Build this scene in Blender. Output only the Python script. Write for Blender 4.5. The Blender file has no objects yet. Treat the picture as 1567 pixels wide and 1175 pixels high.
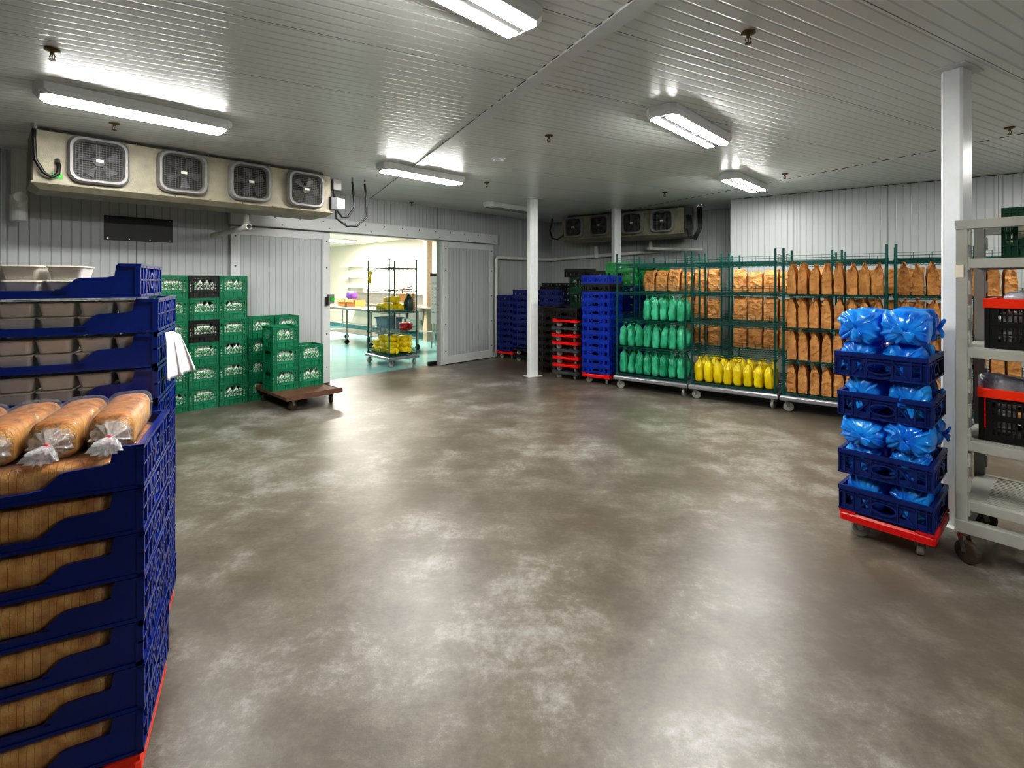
import bpy, bmesh, math, random
from mathutils import Vector, Matrix, noise
from mathutils.geometry import tessellate_polygon

random.seed(7)
SC = bpy.context.scene
COL = SC.collection
PI = math.pi

# ------------------------------------------------------------------ frames of the place (metres, camera stands at 0,0)
CAM_H = 1.55
FPX = 765.0
D1 = Vector((0.685, 0.7285, 0)).normalized()      # along the wall with the big doorway
N1 = Vector((D1.y, -D1.x, 0))                     # out of that wall into the room
P0 = Vector((-2.79, 7.65, 0))                     # foot of the near doorway jamb
A1 = math.atan2(D1.y, D1.x)
D2 = Vector((0.8, -0.6, 0))                       # along the racks and the far walls
N2 = Vector((0.6, 0.8, 0))                        # away from the camera
F0 = Vector((1.50, 7.28, 0))
A2 = math.atan2(D2.y, D2.x)
RIB = Vector((0.878, 0.4787, 0))                  # direction of the ceiling ribs
ARIB = math.atan2(RIB.y, RIB.x)
CEIL = 2.9


def W(s, t, z=0.0):
    v = P0 + D1 * s + N1 * t
    return Vector((v.x, v.y, z))


def R(r, d, z=0.0):
    v = F0 + D2 * r + N2 * d
    return Vector((v.x, v.y, z))


# ------------------------------------------------------------------ mesh builder
class MB:
    def __init__(self):
        self.v, self.f = [], []

    def add(self, verts, faces, M=None):
        b = len(self.v)
        if M is not None:
            verts = [M @ Vector(p) for p in verts]
        self.v.extend([tuple(p) for p in verts])
        self.f.extend([tuple(b + i for i in q) for q in faces])
        return self

    def box(self, x0, x1, y0, y1, z0, z1, M=None):
        vs = [(x0, y0, z0), (x1, y0, z0), (x1, y1, z0), (x0, y1, z0), (x0, y0, z1), (x1, y0, z1), (x1, y1, z1), (x0, y1, z1)]
        fs = [(3, 2, 1, 0), (4, 5, 6, 7), (0, 1, 5, 4), (1, 2, 6, 5), (2, 3, 7, 6), (3, 0, 4, 7)]
        return self.add(vs, fs, M)

    def cbox(self, x0, x1, y0, y1, z0, z1, c, M=None):
        """box with chamfered vertical edges and a chamfered top"""
        def ring(k, z):
            a, b_, e, g = x0 + k, x1 - k, y0 + k, y1 - k
            return [(a + c, e, z), (b_ - c, e, z), (b_, e + c, z), (b_, g - c, z), (b_ - c, g, z), (a + c, g, z), (a, g - c, z), (a, e + c, z)]
        return self.loft([ring(0, z0), ring(0, z1 - c), ring(c * .8, z1)], True, True, M)

    def bar(self, p0, p1, w, h=None, up=(0, 0, 1)):
        p0, p1 = Vector(p0), Vector(p1)
        h = w if h is None else h
        d = (p1 - p0)
        L = d.length
        if L < 1e-7:
            return self
        d /= L
        u = Vector(up)
        if abs(d.dot(u)) > .98:
            u = Vector((0, 1, 0))
        x = d.cross(u).normalized()
        y = x.cross(d).normalized()
        vs = []
        for p in (p0, p1):
            for a, b in ((-1, -1), (1, -1), (1, 1), (-1, 1)):
                vs.append(p + x * (a * w / 2) + y * (b * h / 2))
        return self.add(vs, [(3, 2, 1, 0), (4, 5, 6, 7), (0, 1, 5, 4), (1, 2, 6, 5), (2, 3, 7, 6), (3, 0, 4, 7)])

    def cyl(self, p0, p1, r, n=12, r1=None):
        p0, p1 = Vector(p0), Vector(p1)
        r1 = r if r1 is None else r1
        d = (p1 - p0).normalized()
        u = Vector((0, 0, 1)) if abs(d.z) < .95 else Vector((1, 0, 0))
        x = d.cross(u).normalized()
        y = d.cross(x).normalized()
        a = [p0 + (x * math.cos(2 * PI * i / n) + y * math.sin(2 * PI * i / n)) * r for i in range(n)]
        b = [p1 + (x * math.cos(2 * PI * i / n) + y * math.sin(2 * PI * i / n)) * r1 for i in range(n)]
        return self.loft([a, b], True, True)

    def tube(self, pts, r, n=8):
        pts = [Vector(p) for p in pts]
        rings = []
        prev = None
        for i, p in enumerate(pts):
            d = (pts[min(i + 1, len(pts) - 1)] - pts[max(i - 1, 0)]).normalized()
            if prev is None:
                u = Vector((0, 0, 1)) if abs(d.z) < .9 else Vector((1, 0, 0))
                x = d.cross(u).normalized()
            else:
                x = (prev - d * prev.dot(d)).normalized()
            prev = x
            y = d.cross(x)
            rings.append([p + (x * math.cos(2 * PI * k / n) + y * math.sin(2 * PI * k / n)) * r for k in range(n)])
        return self.loft(rings, True, True)

    def loft(self, rings, cap0=True, cap1=True, M=None):
        n = len(rings[0])
        vs = [p for rg in rings for p in rg]
        fs = []
        for j in range(len(rings) - 1):
            for i in range(n):
                k = (i + 1) % n
                fs.append((j * n + i, j * n + k, (j + 1) * n + k, (j + 1) * n + i))
        if cap0:
            fs.append(tuple(range(n - 1, -1, -1)))
        if cap1:
            b = (len(rings) - 1) * n
            fs.append(tuple(b + i for i in range(n)))
        return self.add(vs, fs, M)

    def lathe(self, prof, n=16, M=None):
        rings = [[(r * math.cos(2 * PI * i / n), r * math.sin(2 * PI * i / n), z) for i in range(n)] for r, z in prof]
        return self.loft(rings, True, True, M)

    def prism(self, outer, holes, M, th):
        """polygon in local xy with holes, extruded th along local z, then M"""
        loops = [[Vector((p[0], p[1], 0)) for p in outer]] + [[Vector((p[0], p[1], 0)) for p in h] for h in holes]
        tris = tessellate_polygon(loops)
        flat = [p for lp in loops for p in lp]
        n = len(flat)
        vs = [(p.x, p.y, 0) for p in flat] + [(p.x, p.y, th) for p in flat]
        fs = []
        for a, b, c in tris:
            A, B, C_ = flat[a], flat[b], flat[c]
            if (B - A).cross(C_ - A).z > 0:
                fs.append((c, b, a))
                fs.append((a + n, b + n, c + n))
            else:
                fs.append((a, b, c))
                fs.append((c + n, b + n, a + n))
        o = 0
        for lp in loops:
            m = len(lp)
            for i in range(m):
                j = (i + 1) % m
                fs.append((o + i, o + j, o + j + n, o + i + n))
            o += m
        return self.add(vs, fs, M)

    def mesh(self, name, mat, smooth=False, fix=True):
        me = bpy.data.meshes.new(name)
        me.from_pydata(self.v, [], self.f)
        me.update()
        if fix:
            bm = bmesh.new()
            bm.from_mesh(me)
            bmesh.ops.recalc_face_normals(bm, faces=bm.faces)
            bm.to_mesh(me)
            bm.free()
        if smooth:
            for p in me.polygons:
                p.use_smooth = True
        if mat is not None:
            me.materials.append(mat)
        return me

    def obj(self, name, mat, parent=None, smooth=False, loc=None, rz=0.0, bevel=0, fix=True):
        o = bpy.data.objects.new(name, self.mesh(name, mat, smooth, fix))
        COL.objects.link(o)
        if parent is not None:
            o.parent = parent
        if loc is not None:
            o.location = loc
        o.rotation_euler = (0, 0, rz)
        if bevel:
            m = o.modifiers.new('soft_edges', 'BEVEL')
            m.width = bevel
            m.segments = 2
            m.limit_method = 'ANGLE'
        return o


def XZ(x=0, y=0, z=0):
    """prism frame: polygon lies in x-z, extruded towards +y"""
    return Matrix(((1, 0, 0, x), (0, 0, 1, y), (0, 1, 0, z), (0, 0, 0, 1)))


def YZ(x=0, y=0, z=0):
    """polygon (u,v) -> (y,z), extruded towards +x"""
    return Matrix(((0, 0, 1, x), (1, 0, 0, y), (0, 1, 0, z), (0, 0, 0, 1)))


def T(x, y, z, rz=0.0):
    return Matrix.Translation((x, y, z)) @ Matrix.Rotation(rz, 4, 'Z')


def rect(x0, x1, y0, y1):
    return [(x0, y0), (x1, y0), (x1, y1), (x0, y1)]


def rrect(x0, x1, y0, y1, r, n=4):
    pts = []
    for cx, cy, a0 in ((x1 - r, y0 + r, -PI / 2), (x1 - r, y1 - r, 0), (x0 + r, y1 - r, PI / 2), (x0 + r, y0 + r, PI)):
        for i in range(n + 1):
            a = a0 + PI / 2 * i / n
            pts.append((cx + r * math.cos(a), cy + r * math.sin(a)))
    return pts


def oval(cx, cy, rx, ry, n=16):
    return [(cx + rx * math.cos(2 * PI * i / n), cy + ry * math.sin(2 * PI * i / n)) for i in range(n)]


def tag(o, label=None, cat=None, group=None, kind=None):
    if label:
        if not 4 <= len(label.split()) <= 16:
            print('LABEL', len(label.split()), label)
        o['label'] = label
    if cat:
        o['category'] = cat
    if group:
        o['group'] = group
    if kind:
        o['kind'] = kind
    return o


def thing(name, label, cat, loc=(0, 0, 0), rz=0.0, group=None):
    o = bpy.data.objects.new(name, None)
    COL.objects.link(o)
    o.empty_display_size = .05
    o.location = loc
    o.rotation_euler = (0, 0, rz)
    return tag(o, label, cat, group)


KIDS = {}


def kids(o):
    return [c for c in o.children]


def dup(o, loc, rz, label, group=None, scale=None, mat=None):
    """a copy of a thing with copies of its parts and sub-parts"""
    c = o.copy()
    COL.objects.link(c)
    c.location = loc
    c.rotation_euler = (0, 0, rz)
    if scale:
        c.scale = scale
    tag(c, label, None, group)
    if mat:
        recol(c, mat)
    for k in kids(o):
        kc = k.copy()
        COL.objects.link(kc)
        kc.parent = c
        for g in kids(k):
            gc = g.copy()
            COL.objects.link(gc)
            gc.parent = kc
    return c


def recol(o, mat):
    """give this one object another material without touching shared mesh data"""
    if o.type == 'MESH':
        o.material_slots[0].link = 'OBJECT'
        o.material_slots[0].material = mat


ORD = ['first', 'second', 'third', 'fourth', 'fifth', 'sixth', 'seventh', 'eighth', 'ninth', 'tenth', 'eleventh', 'twelfth',
       'thirteenth', 'fourteenth', 'fifteenth', 'sixteenth']


# ------------------------------------------------------------------ materials
class NT:
    def __init__(self, m):
        self.nt = m.node_tree
        self.nt.nodes.clear()

    def n(self, kind, **kw):
        nd = self.nt.nodes.new(kind)
        for k, v in kw.items():
            if k == 'inp':
                for i, val in v.items():
                    s = nd.inputs[i]
                    if isinstance(val, bpy.types.NodeSocket):
                        self.nt.links.new(val, s)
                    else:
                        s.default_value = val
            else:
                setattr(nd, k, v)
        return nd

    def math(self, op, a, b=None, c=None):
        inp = {0: a}
        if b is not None:
            inp[1] = b
        if c is not None:
            inp[2] = c
        return self.n('ShaderNodeMath', operation=op, inp=inp).outputs[0]

    def mix(self, f, a, b, blend='MIX'):
        nd = self.n('ShaderNodeMix', data_type='RGBA', blend_type=blend)
        for i, v in ((0, f), (6, a), (7, b)):
            s = nd.inputs[i]
            if isinstance(v, bpy.types.NodeSocket):
                self.nt.links.new(v, s)
            else:
                s.default_value = v if not isinstance(v, tuple) or len(v) == 4 else (*v, 1)
        return nd.outputs[2]

    def noise(self, vec, scale, detail=4, rough=.55, dist=0.0):
        return self.n('ShaderNodeTexNoise', inp={'Vector': vec, 'Scale': scale, 'Detail': detail, 'Roughness': rough, 'Distortion': dist})

    def ramp(self, fac, stops):
        r = self.n('ShaderNodeValToRGB', inp={0: fac})
        cr = r.color_ramp
        while len(cr.elements) < len(stops):
            cr.elements.new(.5)
        for e, (p, c) in zip(cr.elements, stops):
            e.position = p
            e.color = (*c, 1) if len(c) == 3 else c
        return r.outputs[0]


def newmat(name):
    m = bpy.data.materials.new(name)
    m.use_nodes = True
    return m, NT(m)


def lin(h):
    """sRGB 0-255 triple to linear"""
    return tuple(((c / 255) / 12.92 if c / 255 <= .04045 else ((c / 255 + .055) / 1.055) ** 2.4) for c in h)


MATS = {}


def plain(name, rgb, rough=.5, metal=0.0, var=.18, scale=12, bump=.05, bscale=60, spec=.5, coat=0.0, rgb2=None, trans=0.0):
    """noise-varied principled material; rgb in sRGB 0-255"""
    if name in MATS:
        return MATS[name]
    m, t = newmat(name)
    c = lin(rgb)
    c2 = lin(rgb2) if rgb2 else tuple(x * (1 - var) for x in c)
    co = t.n('ShaderNodeTexCoord').outputs['Object']
    info = t.n('ShaderNodeObjectInfo').outputs['Random']
    vec = t.n('ShaderNodeVectorMath', operation='ADD', inp={0: co, 1: t.n('ShaderNodeCombineXYZ', inp={0: t.math('MULTIPLY', info, 31.0), 1: t.math('MULTIPLY', info, 17.0)}).outputs[0]}).outputs[0]
    nz = t.noise(vec, scale).outputs[0]
    f = t.n('ShaderNodeMapRange', inp={0: nz, 1: .35, 2: .65}).outputs[0]
    colr = t.mix(f, c, c2)
    bs = t.n('ShaderNodeBsdfPrincipled', inp={'Base Color': colr, 'Roughness': rough, 'Metallic': metal, 'Specular IOR Level': spec, 'Coat Weight': coat, 'Transmission Weight': trans})
    if bump:
        b = t.n('ShaderNodeBump', inp={'Strength': bump, 'Distance': .01, 'Height': t.noise(vec, bscale, 3).outputs[0]})
        t.nt.links.new(b.outputs[0], bs.inputs['Normal'])
    t.nt.links.new(bs.outputs[0], t.n('ShaderNodeOutputMaterial').inputs[0])
    MATS[name] = m
    return m


def ribbed(name, rgb, pitch, joint, axis, rough=.35, dark=.62, joff=0.0):
    """pressed metal wall/ceiling panel: shallow grooves each pitch, dark joints each joint, across local axis"""
    m, t = newmat(name)
    c = lin(rgb)
    co = t.n('ShaderNodeTexCoord').outputs['Object']
    sp = t.n('ShaderNodeSeparateXYZ', inp={0: co}).outputs[axis]
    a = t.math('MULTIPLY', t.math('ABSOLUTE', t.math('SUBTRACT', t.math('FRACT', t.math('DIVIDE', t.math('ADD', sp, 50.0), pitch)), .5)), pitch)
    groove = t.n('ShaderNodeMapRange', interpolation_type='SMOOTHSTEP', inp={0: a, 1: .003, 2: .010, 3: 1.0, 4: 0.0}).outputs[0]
    j = t.math('MULTIPLY', t.math('ABSOLUTE', t.math('SUBTRACT', t.math('FRACT', t.math('DIVIDE', t.math('ADD', sp, 50.0 + joff), joint)), .5)), joint)
    jm = t.n('ShaderNodeMapRange', inp={0: j, 1: .002, 2: .0045, 3: 1.0, 4: 0.0}).outputs[0]
    nz = t.noise(co, 1.3, 5).outputs[0]
    fine = t.noise(co, 220, 2).outputs[0]
    base = t.mix(t.n('ShaderNodeMapRange', inp={0: nz, 1: .3, 2: .7, 3: 0, 4: .5}).outputs[0], c, tuple(x * .88 for x in c))
    base = t.mix(t.math('MULTIPLY', groove, 1 - dark), base, (0.03, 0.032, 0.03))  # shade of the grooves painted into the colour, on top of the bump
    base = t.mix(t.math('MULTIPLY', jm, .8), base, (0.015, 0.016, 0.016))
    h = t.math('ADD', t.math('MULTIPLY', groove, -1.0), t.math('MULTIPLY', fine, .10))
    b = t.n('ShaderNodeBump', inp={'Strength': .55, 'Distance': .006, 'Height': h})
    bs = t.n('ShaderNodeBsdfPrincipled', inp={'Base Color': base, 'Roughness': rough, 'Normal': b.outputs[0], 'Specular IOR Level': .45})
    t.nt.links.new(bs.outputs[0], t.n('ShaderNodeOutputMaterial').inputs[0])
    return m


def concrete():
    m, t = newmat('sealed_concrete')
    co = t.n('ShaderNodeTexCoord').outputs['Object']
    wv = t.mix(.10, co, t.noise(co, .8, 4).outputs[1], 'ADD')
    big = t.noise(wv, .62, 10, .62, .15).outputs[0]
    mid = t.noise(wv, 3.0, 10, .72, .25).outputs[0]
    grit = t.noise(co, 34, 6, .75).outputs[0]
    fine = t.noise(co, 190, 3, .7).outputs[0]
    st = t.n('ShaderNodeMapping', inp={0: wv, 2: (0, 0, .75), 3: (1.0, 6.0, 1)}).outputs[0]
    streak = t.noise(st, 1.4, 9, .72, .3).outputs[0]
    v = t.math('ADD', t.math('MULTIPLY', big, .46), t.math('MULTIPLY', mid, .40))
    v = t.math('ADD', v, t.math('MULTIPLY', streak, .12))
    v = t.math('ADD', v, t.math('MULTIPLY', grit, .16))
    v = t.math('ADD', v, t.math('MULTIPLY', fine, .08))
    v = t.math('SUBTRACT', v, .11)
    colr = t.ramp(v, [(.34, lin((76, 69, 59))), (.45, lin((86, 79, 69))), (.52, lin((103, 97, 87))), (.605, lin((143, 140, 134)))])
    # rusty brown stains, soft
    sm = t.n('ShaderNodeMapRange', interpolation_type='SMOOTHSTEP', inp={0: t.noise(wv, .85, 8, .66, .3).outputs[0], 1: .50, 2: .72, 3: 0, 4: .5}).outputs[0]
    colr = t.mix(sm, colr, lin((84, 71, 54)), 'MIX')
    b = t.n('ShaderNodeBump', inp={'Strength': .14, 'Distance': .008, 'Height': t.math('ADD', grit, t.math('MULTIPLY', mid, .6))})
    bs = t.n('ShaderNodeBsdfPrincipled', inp={'Base Color': colr, 'Roughness': .33, 'Normal': b.outputs[0], 'Specular IOR Level': .5})
    t.nt.links.new(bs.outputs[0], t.n('ShaderNodeOutputMaterial').inputs[0])
    return m


def paper(name, rgb, rgb2):
    """crumpled kraft paper: faceted creases"""
    m, t = newmat(name)
    co = t.n('ShaderNodeTexCoord').outputs['Object']
    info = t.n('ShaderNodeObjectInfo').outputs['Random']
    off = t.n('ShaderNodeCombineXYZ', inp={0: t.math('MULTIPLY', info, 29.0), 1: t.math('MULTIPLY', info, 13.0), 2: t.math('MULTIPLY', info, 7.0)}).outputs[0]
    vec = t.n('ShaderNodeVectorMath', operation='ADD', inp={0: co, 1: off}).outputs[0]
    warp = t.mix(.06, vec, t.noise(vec, 6, 3).outputs[1], 'ADD')
    v1 = t.n('ShaderNodeTexVoronoi', feature='F1', inp={'Vector': warp, 'Scale': 15.0}).outputs[0]
    v2 = t.n('ShaderNodeTexVoronoi', feature='F1', inp={'Vector': warp, 'Scale': 34.0}).outputs[0]
    h = t.math('ADD', v1, t.math('MULTIPLY', v2, .35))
    nz = t.noise(vec, 7, 4).outputs[0]
    col = t.mix(t.n('ShaderNodeMapRange', inp={0: nz, 1: .35, 2: .65}).outputs[0], lin(rgb), lin(rgb2))
    b = t.n('ShaderNodeBump', inp={'Strength': .75, 'Distance': .030, 'Height': h})
    bs = t.n('ShaderNodeBsdfPrincipled', inp={'Base Color': col, 'Roughness': .7, 'Normal': b.outputs[0], 'Specular IOR Level': .3})
    t.nt.links.new(bs.outputs[0], t.n('ShaderNodeOutputMaterial').inputs[0])
    return m


def glow(name, rgb, strength):
    m, t = newmat(name)
    co = t.n('ShaderNodeTexCoord').outputs['Object']
    nz = t.noise(co, 3).outputs[0]
    e = t.n('ShaderNodeEmission', inp={0: (*rgb, 1), 1: t.n('ShaderNodeMapRange', inp={0: nz, 3: strength * .95, 4: strength * 1.05}).outputs[0]})
    t.nt.links.new(e.outputs[0], t.n('ShaderNodeOutputMaterial').inputs[0])
    return m


def film(name, rgb, alpha=.25, rough=.12, bump=.6, bscale=14, wisp=.5, rim=.25):
    """thin clear or tinted plastic sheet: mirror-like creases over a see-through sheet"""
    m, t = newmat(name)
    co = t.n('ShaderNodeTexCoord').outputs['Object']
    nz = t.noise(co, bscale, 6, .65, .8).outputs[0]
    b = t.n('ShaderNodeBump', inp={'Strength': bump, 'Distance': .02, 'Height': nz})
    tr = t.n('ShaderNodeBsdfTransparent')
    gl = t.n('ShaderNodeBsdfGlossy', inp={0: (*lin(rgb), 1), 'Roughness': rough, 'Normal': b.outputs[0]})
    df = t.n('ShaderNodeBsdfDiffuse', inp={0: (*lin(rgb), 1), 'Normal': b.outputs[0]})
    gd = t.n('ShaderNodeMixShader', inp={0: .30, 1: gl.outputs[0], 2: df.outputs[0]})
    w = t.n('ShaderNodeMapRange', inp={0: nz, 1: .54, 2: .72, 3: alpha, 4: min(1, alpha + wisp)}).outputs[0]
    fr = t.n('ShaderNodeLayerWeight', inp={0: .35, 'Normal': b.outputs[0]}).outputs[1]
    w = t.math('MINIMUM', t.math('ADD', w, t.math('MULTIPLY', t.math('POWER', fr, 2.0), rim)), 1.0)
    mx = t.n('ShaderNodeMixShader', inp={0: w, 1: tr.outputs[0], 2: gd.outputs[0]})
    t.nt.links.new(mx.outputs[0], t.n('ShaderNodeOutputMaterial').inputs[0])
    return m


def bagmat(name, rgb, rgb2, rough=.28, trl=.25, bump=.7, bscale=26, wisp=.0):
    """thin coloured plastic carrier bag: glossy, a little translucent, crinkled"""
    m, t = newmat(name)
    co = t.n('ShaderNodeTexCoord').outputs['Object']
    info = t.n('ShaderNodeObjectInfo').outputs['Random']
    off = t.n('ShaderNodeCombineXYZ', inp={0: t.math('MULTIPLY', info, 23.0), 1: t.math('MULTIPLY', info, 11.0)}).outputs[0]
    vec = t.n('ShaderNodeVectorMath', operation='ADD', inp={0: co, 1: off}).outputs[0]
    vec = t.n('ShaderNodeMapping', inp={0: vec, 3: (1, 1, .55)}).outputs[0]
    nz = t.noise(vec, bscale, 4, .6, .5).outputs[0]
    big = t.noise(vec, 9, 3).outputs[0]
    col = t.mix(t.n('ShaderNodeMapRange', inp={0: big, 1: .36, 2: .62}).outputs[0], lin(rgb), lin(rgb2))
    b = t.n('ShaderNodeBump', inp={'Strength': bump, 'Distance': .012, 'Height': nz})
    p = t.n('ShaderNodeBsdfPrincipled', inp={'Base Color': col, 'Roughness': rough, 'Normal': b.outputs[0], 'Specular IOR Level': .7})
    tl = t.n('ShaderNodeBsdfTranslucent', inp={0: col, 'Normal': b.outputs[0]})
    mx = t.n('ShaderNodeMixShader', inp={0: trl, 1: p.outputs[0], 2: tl.outputs[0]})
    t.nt.links.new(mx.outputs[0], t.n('ShaderNodeOutputMaterial').inputs[0])
    return m
# ================================================================== camera
cam = bpy.data.cameras.new('camera')
cam.sensor_width = 36.0
cam.lens = 36.0 * FPX / 1567.0
cam.shift_y = -(587.5 - 430.0) / 1567.0
cam.clip_start = .05
cam.clip_end = 100
co_ = bpy.data.objects.new('camera', cam)
COL.objects.link(co_)
co_.location = (0, 0, CAM_H)
co_.rotation_euler = (PI / 2, 0, 0)
SC.camera = co_

# ================================================================== materials
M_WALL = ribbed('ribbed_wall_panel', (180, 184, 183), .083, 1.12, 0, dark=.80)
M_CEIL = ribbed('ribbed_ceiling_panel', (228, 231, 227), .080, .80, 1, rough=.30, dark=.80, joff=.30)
M_FLOOR = concrete()
M_TEAL = plain('teal_resin_floor', (134, 186, 184), .16, var=.12, scale=2, bump=.02)
M_KWALL = plain('kitchen_wall_panel', (240, 228, 214), .45, var=.06, scale=1.5, bump=.02)
M_TEALB = plain('teal_cove', (60, 140, 148), .3, var=.1)
M_TRIM = plain('white_painted_trim', (205, 208, 206), .35, var=.08, scale=3, bump=.03, bscale=90)
M_SEAL = plain('black_rubber_seal', (22, 22, 22), .6)
M_SCREW = plain('screw_heads', (90, 88, 82), .4, .8)
M_WHITE = plain('white_enamel', (224, 227, 226), .3, var=.05, bump=.02)
M_ALU = plain('dull_aluminium', (176, 176, 182), .34, .75, var=.22, scale=9, bump=.08, bscale=70)
M_STEEL = plain('brushed_steel', (178, 176, 172), .3, .85, var=.15, scale=6, bump=.04)
M_GALV = plain('stucco_galvanised', (146, 140, 121), .45, .3, var=.32, scale=5, bump=.30, bscale=130)
M_CHROME = plain('zinc_plate', (168, 168, 164), .25, .9, var=.15)
M_BLACK = plain('black_plastic', (16, 16, 17), .42, var=.2)
M_CABLE = plain('black_rubber_cable', (18, 18, 19), .45, var=.15)
M_BLUE = plain('blue_plastic', (12, 52, 168), .32, var=.25, scale=7, bump=.05, bscale=45, spec=.5)
M_NAVY = plain('deep_blue_plastic', (10, 34, 112), .34, var=.3, scale=7, bump=.06, bscale=45)
M_RED = plain('red_plastic', (214, 14, 14), .35, var=.15, scale=6)
M_ORANGE = plain('orange_red_plastic', (236, 52, 12), .35, var=.12, scale=6)
M_GREENC = plain('green_crate_plastic', (16, 122, 84), .36, var=.25, scale=6, bump=.05)
M_GREEND = plain('dark_green_crate_plastic', (10, 66, 44), .38, var=.25, scale=6)
M_GREENL = plain('leaf_green_crate_plastic', (34, 150, 74), .36, var=.25, scale=6)
M_GRACK = plain('green_epoxy_wire', (14, 88, 80), .3, .35, var=.25, scale=14)
M_GREYRACK = plain('light_grey_polymer', (168, 168, 158), .45, var=.18, scale=5, bump=.08)
M_RUBBER = plain('grey_rubber_tyre', (150, 148, 140), .5, var=.2)
M_RUBBERD = plain('dark_caster_tyre', (70, 58, 44), .5, var=.3)
M_DKGREY = plain('charcoal_plastic', (66, 66, 70), .45, var=.2)
M_BROWNTR = plain('brown_black_tray', (52, 46, 42), .45, var=.25)
M_PAPER = paper('kraft_paper', (204, 150, 90), (180, 124, 70))
M_CARD = plain('corrugated_cardboard', (206, 146, 84), .75, var=.12, scale=4)
M_GREYMET = plain('grey_fan_housing', (128, 126, 124), .42, .1, var=.12)
M_GRILLE = plain('fan_guard_wire', (104, 102, 95), .45, .1)
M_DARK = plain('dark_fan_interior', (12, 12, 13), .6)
M_FOIL = plain('pale_food_tray', (228, 222, 212), .42, var=.12, scale=8, bump=.06)
M_LID = plain('white_lid', (226, 218, 200), .35, var=.08)
M_BRASS = plain('aged_brass', (112, 96, 60), .4, .8, var=.3)
M_RUSTDOLLY = plain('brown_painted_dolly', (96, 66, 48), .6, var=.3, scale=9, bump=.12)
M_PIPE = plain('white_drain_pipe', (214, 214, 208), .4, var=.06)
M_GTAG = plain('bright_green_tag', (30, 170, 40), .5)
M_TUBE = glow('lit_lamp_strip', (1.0, .985, .955), 138.0)
M_TUBEK = glow('lit_kitchen_panel', (1.0, .925, .85), 80.0)
M_TUBEOFF = plain('unlit_lamp_strip', (150, 152, 150), .35)
M_BAGG = bagmat('green_carrier_bag', (84, 212, 164), (24, 150, 106), rough=.24, bump=.9)
M_BAGY = bagmat('yellow_carrier_bag', (252, 234, 10), (226, 198, 2), trl=.2)
M_BAGB = bagmat('blue_carrier_bag', (40, 166, 250), (10, 118, 228), rough=.17, trl=.2, bump=.35, bscale=20)
M_BAGGREY = bagmat('grey_clear_bag', (206, 206, 212), (146, 148, 160), rough=.2)
M_BAGRED = bagmat('red_carrier_bag', (210, 24, 34), (140, 12, 24))
M_BAGDG = bagmat('dark_green_sack', (18, 74, 66), (8, 46, 44))
M_FILM = film('clear_wrap', (245, 246, 248), .05, rough=.10, bump=.8, wisp=.35, rim=.3)
M_FILMD = film('glossy_clear_wrap', (170, 172, 172), .30, rough=.08, bump=.9, bscale=22, wisp=.5)
M_TAIL = film('gathered_clear_wrap', (248, 249, 252), .50, rough=.16, bump=1.0, bscale=40, wisp=.5, rim=.5)

# ================================================================== setting


def struct(o, kind='structure'):
    o['kind'] = kind
    return o


fl = MB()
fl.add([(-13, -4, 0), (12, -4, 0), (12, 14, 0), (-13, 14, 0)], [(0, 1, 2, 3)])
# concrete stops at the doorway wall: clip by building in wall frame instead
fl = MB()
pts = [W(-14, -.15), W(6, -.15), W(6, 16), W(-14, 16)]
fl.add([tuple(p) for p in pts], [(3, 2, 1, 0)])
o = fl.obj('floor', M_FLOOR, fix=False)
struct(o)
for p in o.data.polygons:
    pass
kf = MB()
kf.add([tuple(W(s, t)) for s, t in ((-6, -10.5), (4.9, -10.5), (4.9, -.15), (-6, -.15))], [(0, 1, 2, 3)])
struct(kf.obj('floor_kitchen', M_TEAL))


def ceil_obj(name, z, mat, pts, rz):
    Mi = Matrix.Rotation(-rz, 4, 'Z')
    b = MB()
    n = len(pts)
    lo = [Mi @ Vector((p.x, p.y, 0)) for p in pts]
    b.add([(p.x, p.y, 0) for p in lo] + [(p.x, p.y, .12) for p in lo], [tuple(range(n)), tuple(range(2 * n - 1, n - 1, -1))] + [(i, (i + 1) % n, (i + 1) % n + n, i + n) for i in range(n)])
    return struct(b.obj(name, mat, loc=(0, 0, z), rz=rz))


ceil_obj('ceiling', CEIL, M_CEIL, [W(-14, -.15), W(6, -.15), W(6, 16), W(-14, 16)], ARIB)
ceil_obj('ceiling_kitchen', 2.75, M_KWALL, [W(-6, -.16), W(4.9, -.16), W(4.9, -10.5), W(-6, -10.5)], 0)

# wall with the doorway: local x runs along the wall, local y into it
DW = 2.17
wl = MB()
wl.prism([(-14, 0), (0, 0), (0, 2.30), (DW, 2.30), (DW, 0), (5.55, 0), (5.55, CEIL), (-14, CEIL)], [], XZ(0, 0, 0), .15)
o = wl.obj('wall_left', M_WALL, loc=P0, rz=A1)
struct(o)
# far wall with the second cooler
RC = 4.15
C0 = W(5.40, 0)
wb = MB()
wb.prism([(-.2, 0), (RC + .1, 0), (RC + .1, CEIL), (-.2, CEIL)], [], XZ(), .15)
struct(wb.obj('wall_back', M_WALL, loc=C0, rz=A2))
W1 = Vector((3.61, 8.26, 0))
wr = MB()
wr.prism([(0, 0), (8.2, 0), (8.2, CEIL), (0, CEIL)], [], XZ(), .9)
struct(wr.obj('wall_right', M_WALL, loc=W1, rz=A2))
# unseen walls that close the room behind the camera
E = W1 + D2 * 8.2
for nm, a, b_ in (('wall_front', W(-14, 0), Vector((-4.0, -5.0, 0))), ('wall_near', Vector((-4.0, -5.0, 0)), Vector((8.0, -4.0, 0))), ('wall_side', Vector((8.0, -4.0, 0)), E)):
    d = b_ - a
    w_ = MB()
    w_.box(0, d.length, -.15, 0, 0, CEIL)
    struct(w_.obj(nm, M_WALL, loc=a, rz=math.atan2(d.y, d.x)))
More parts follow.
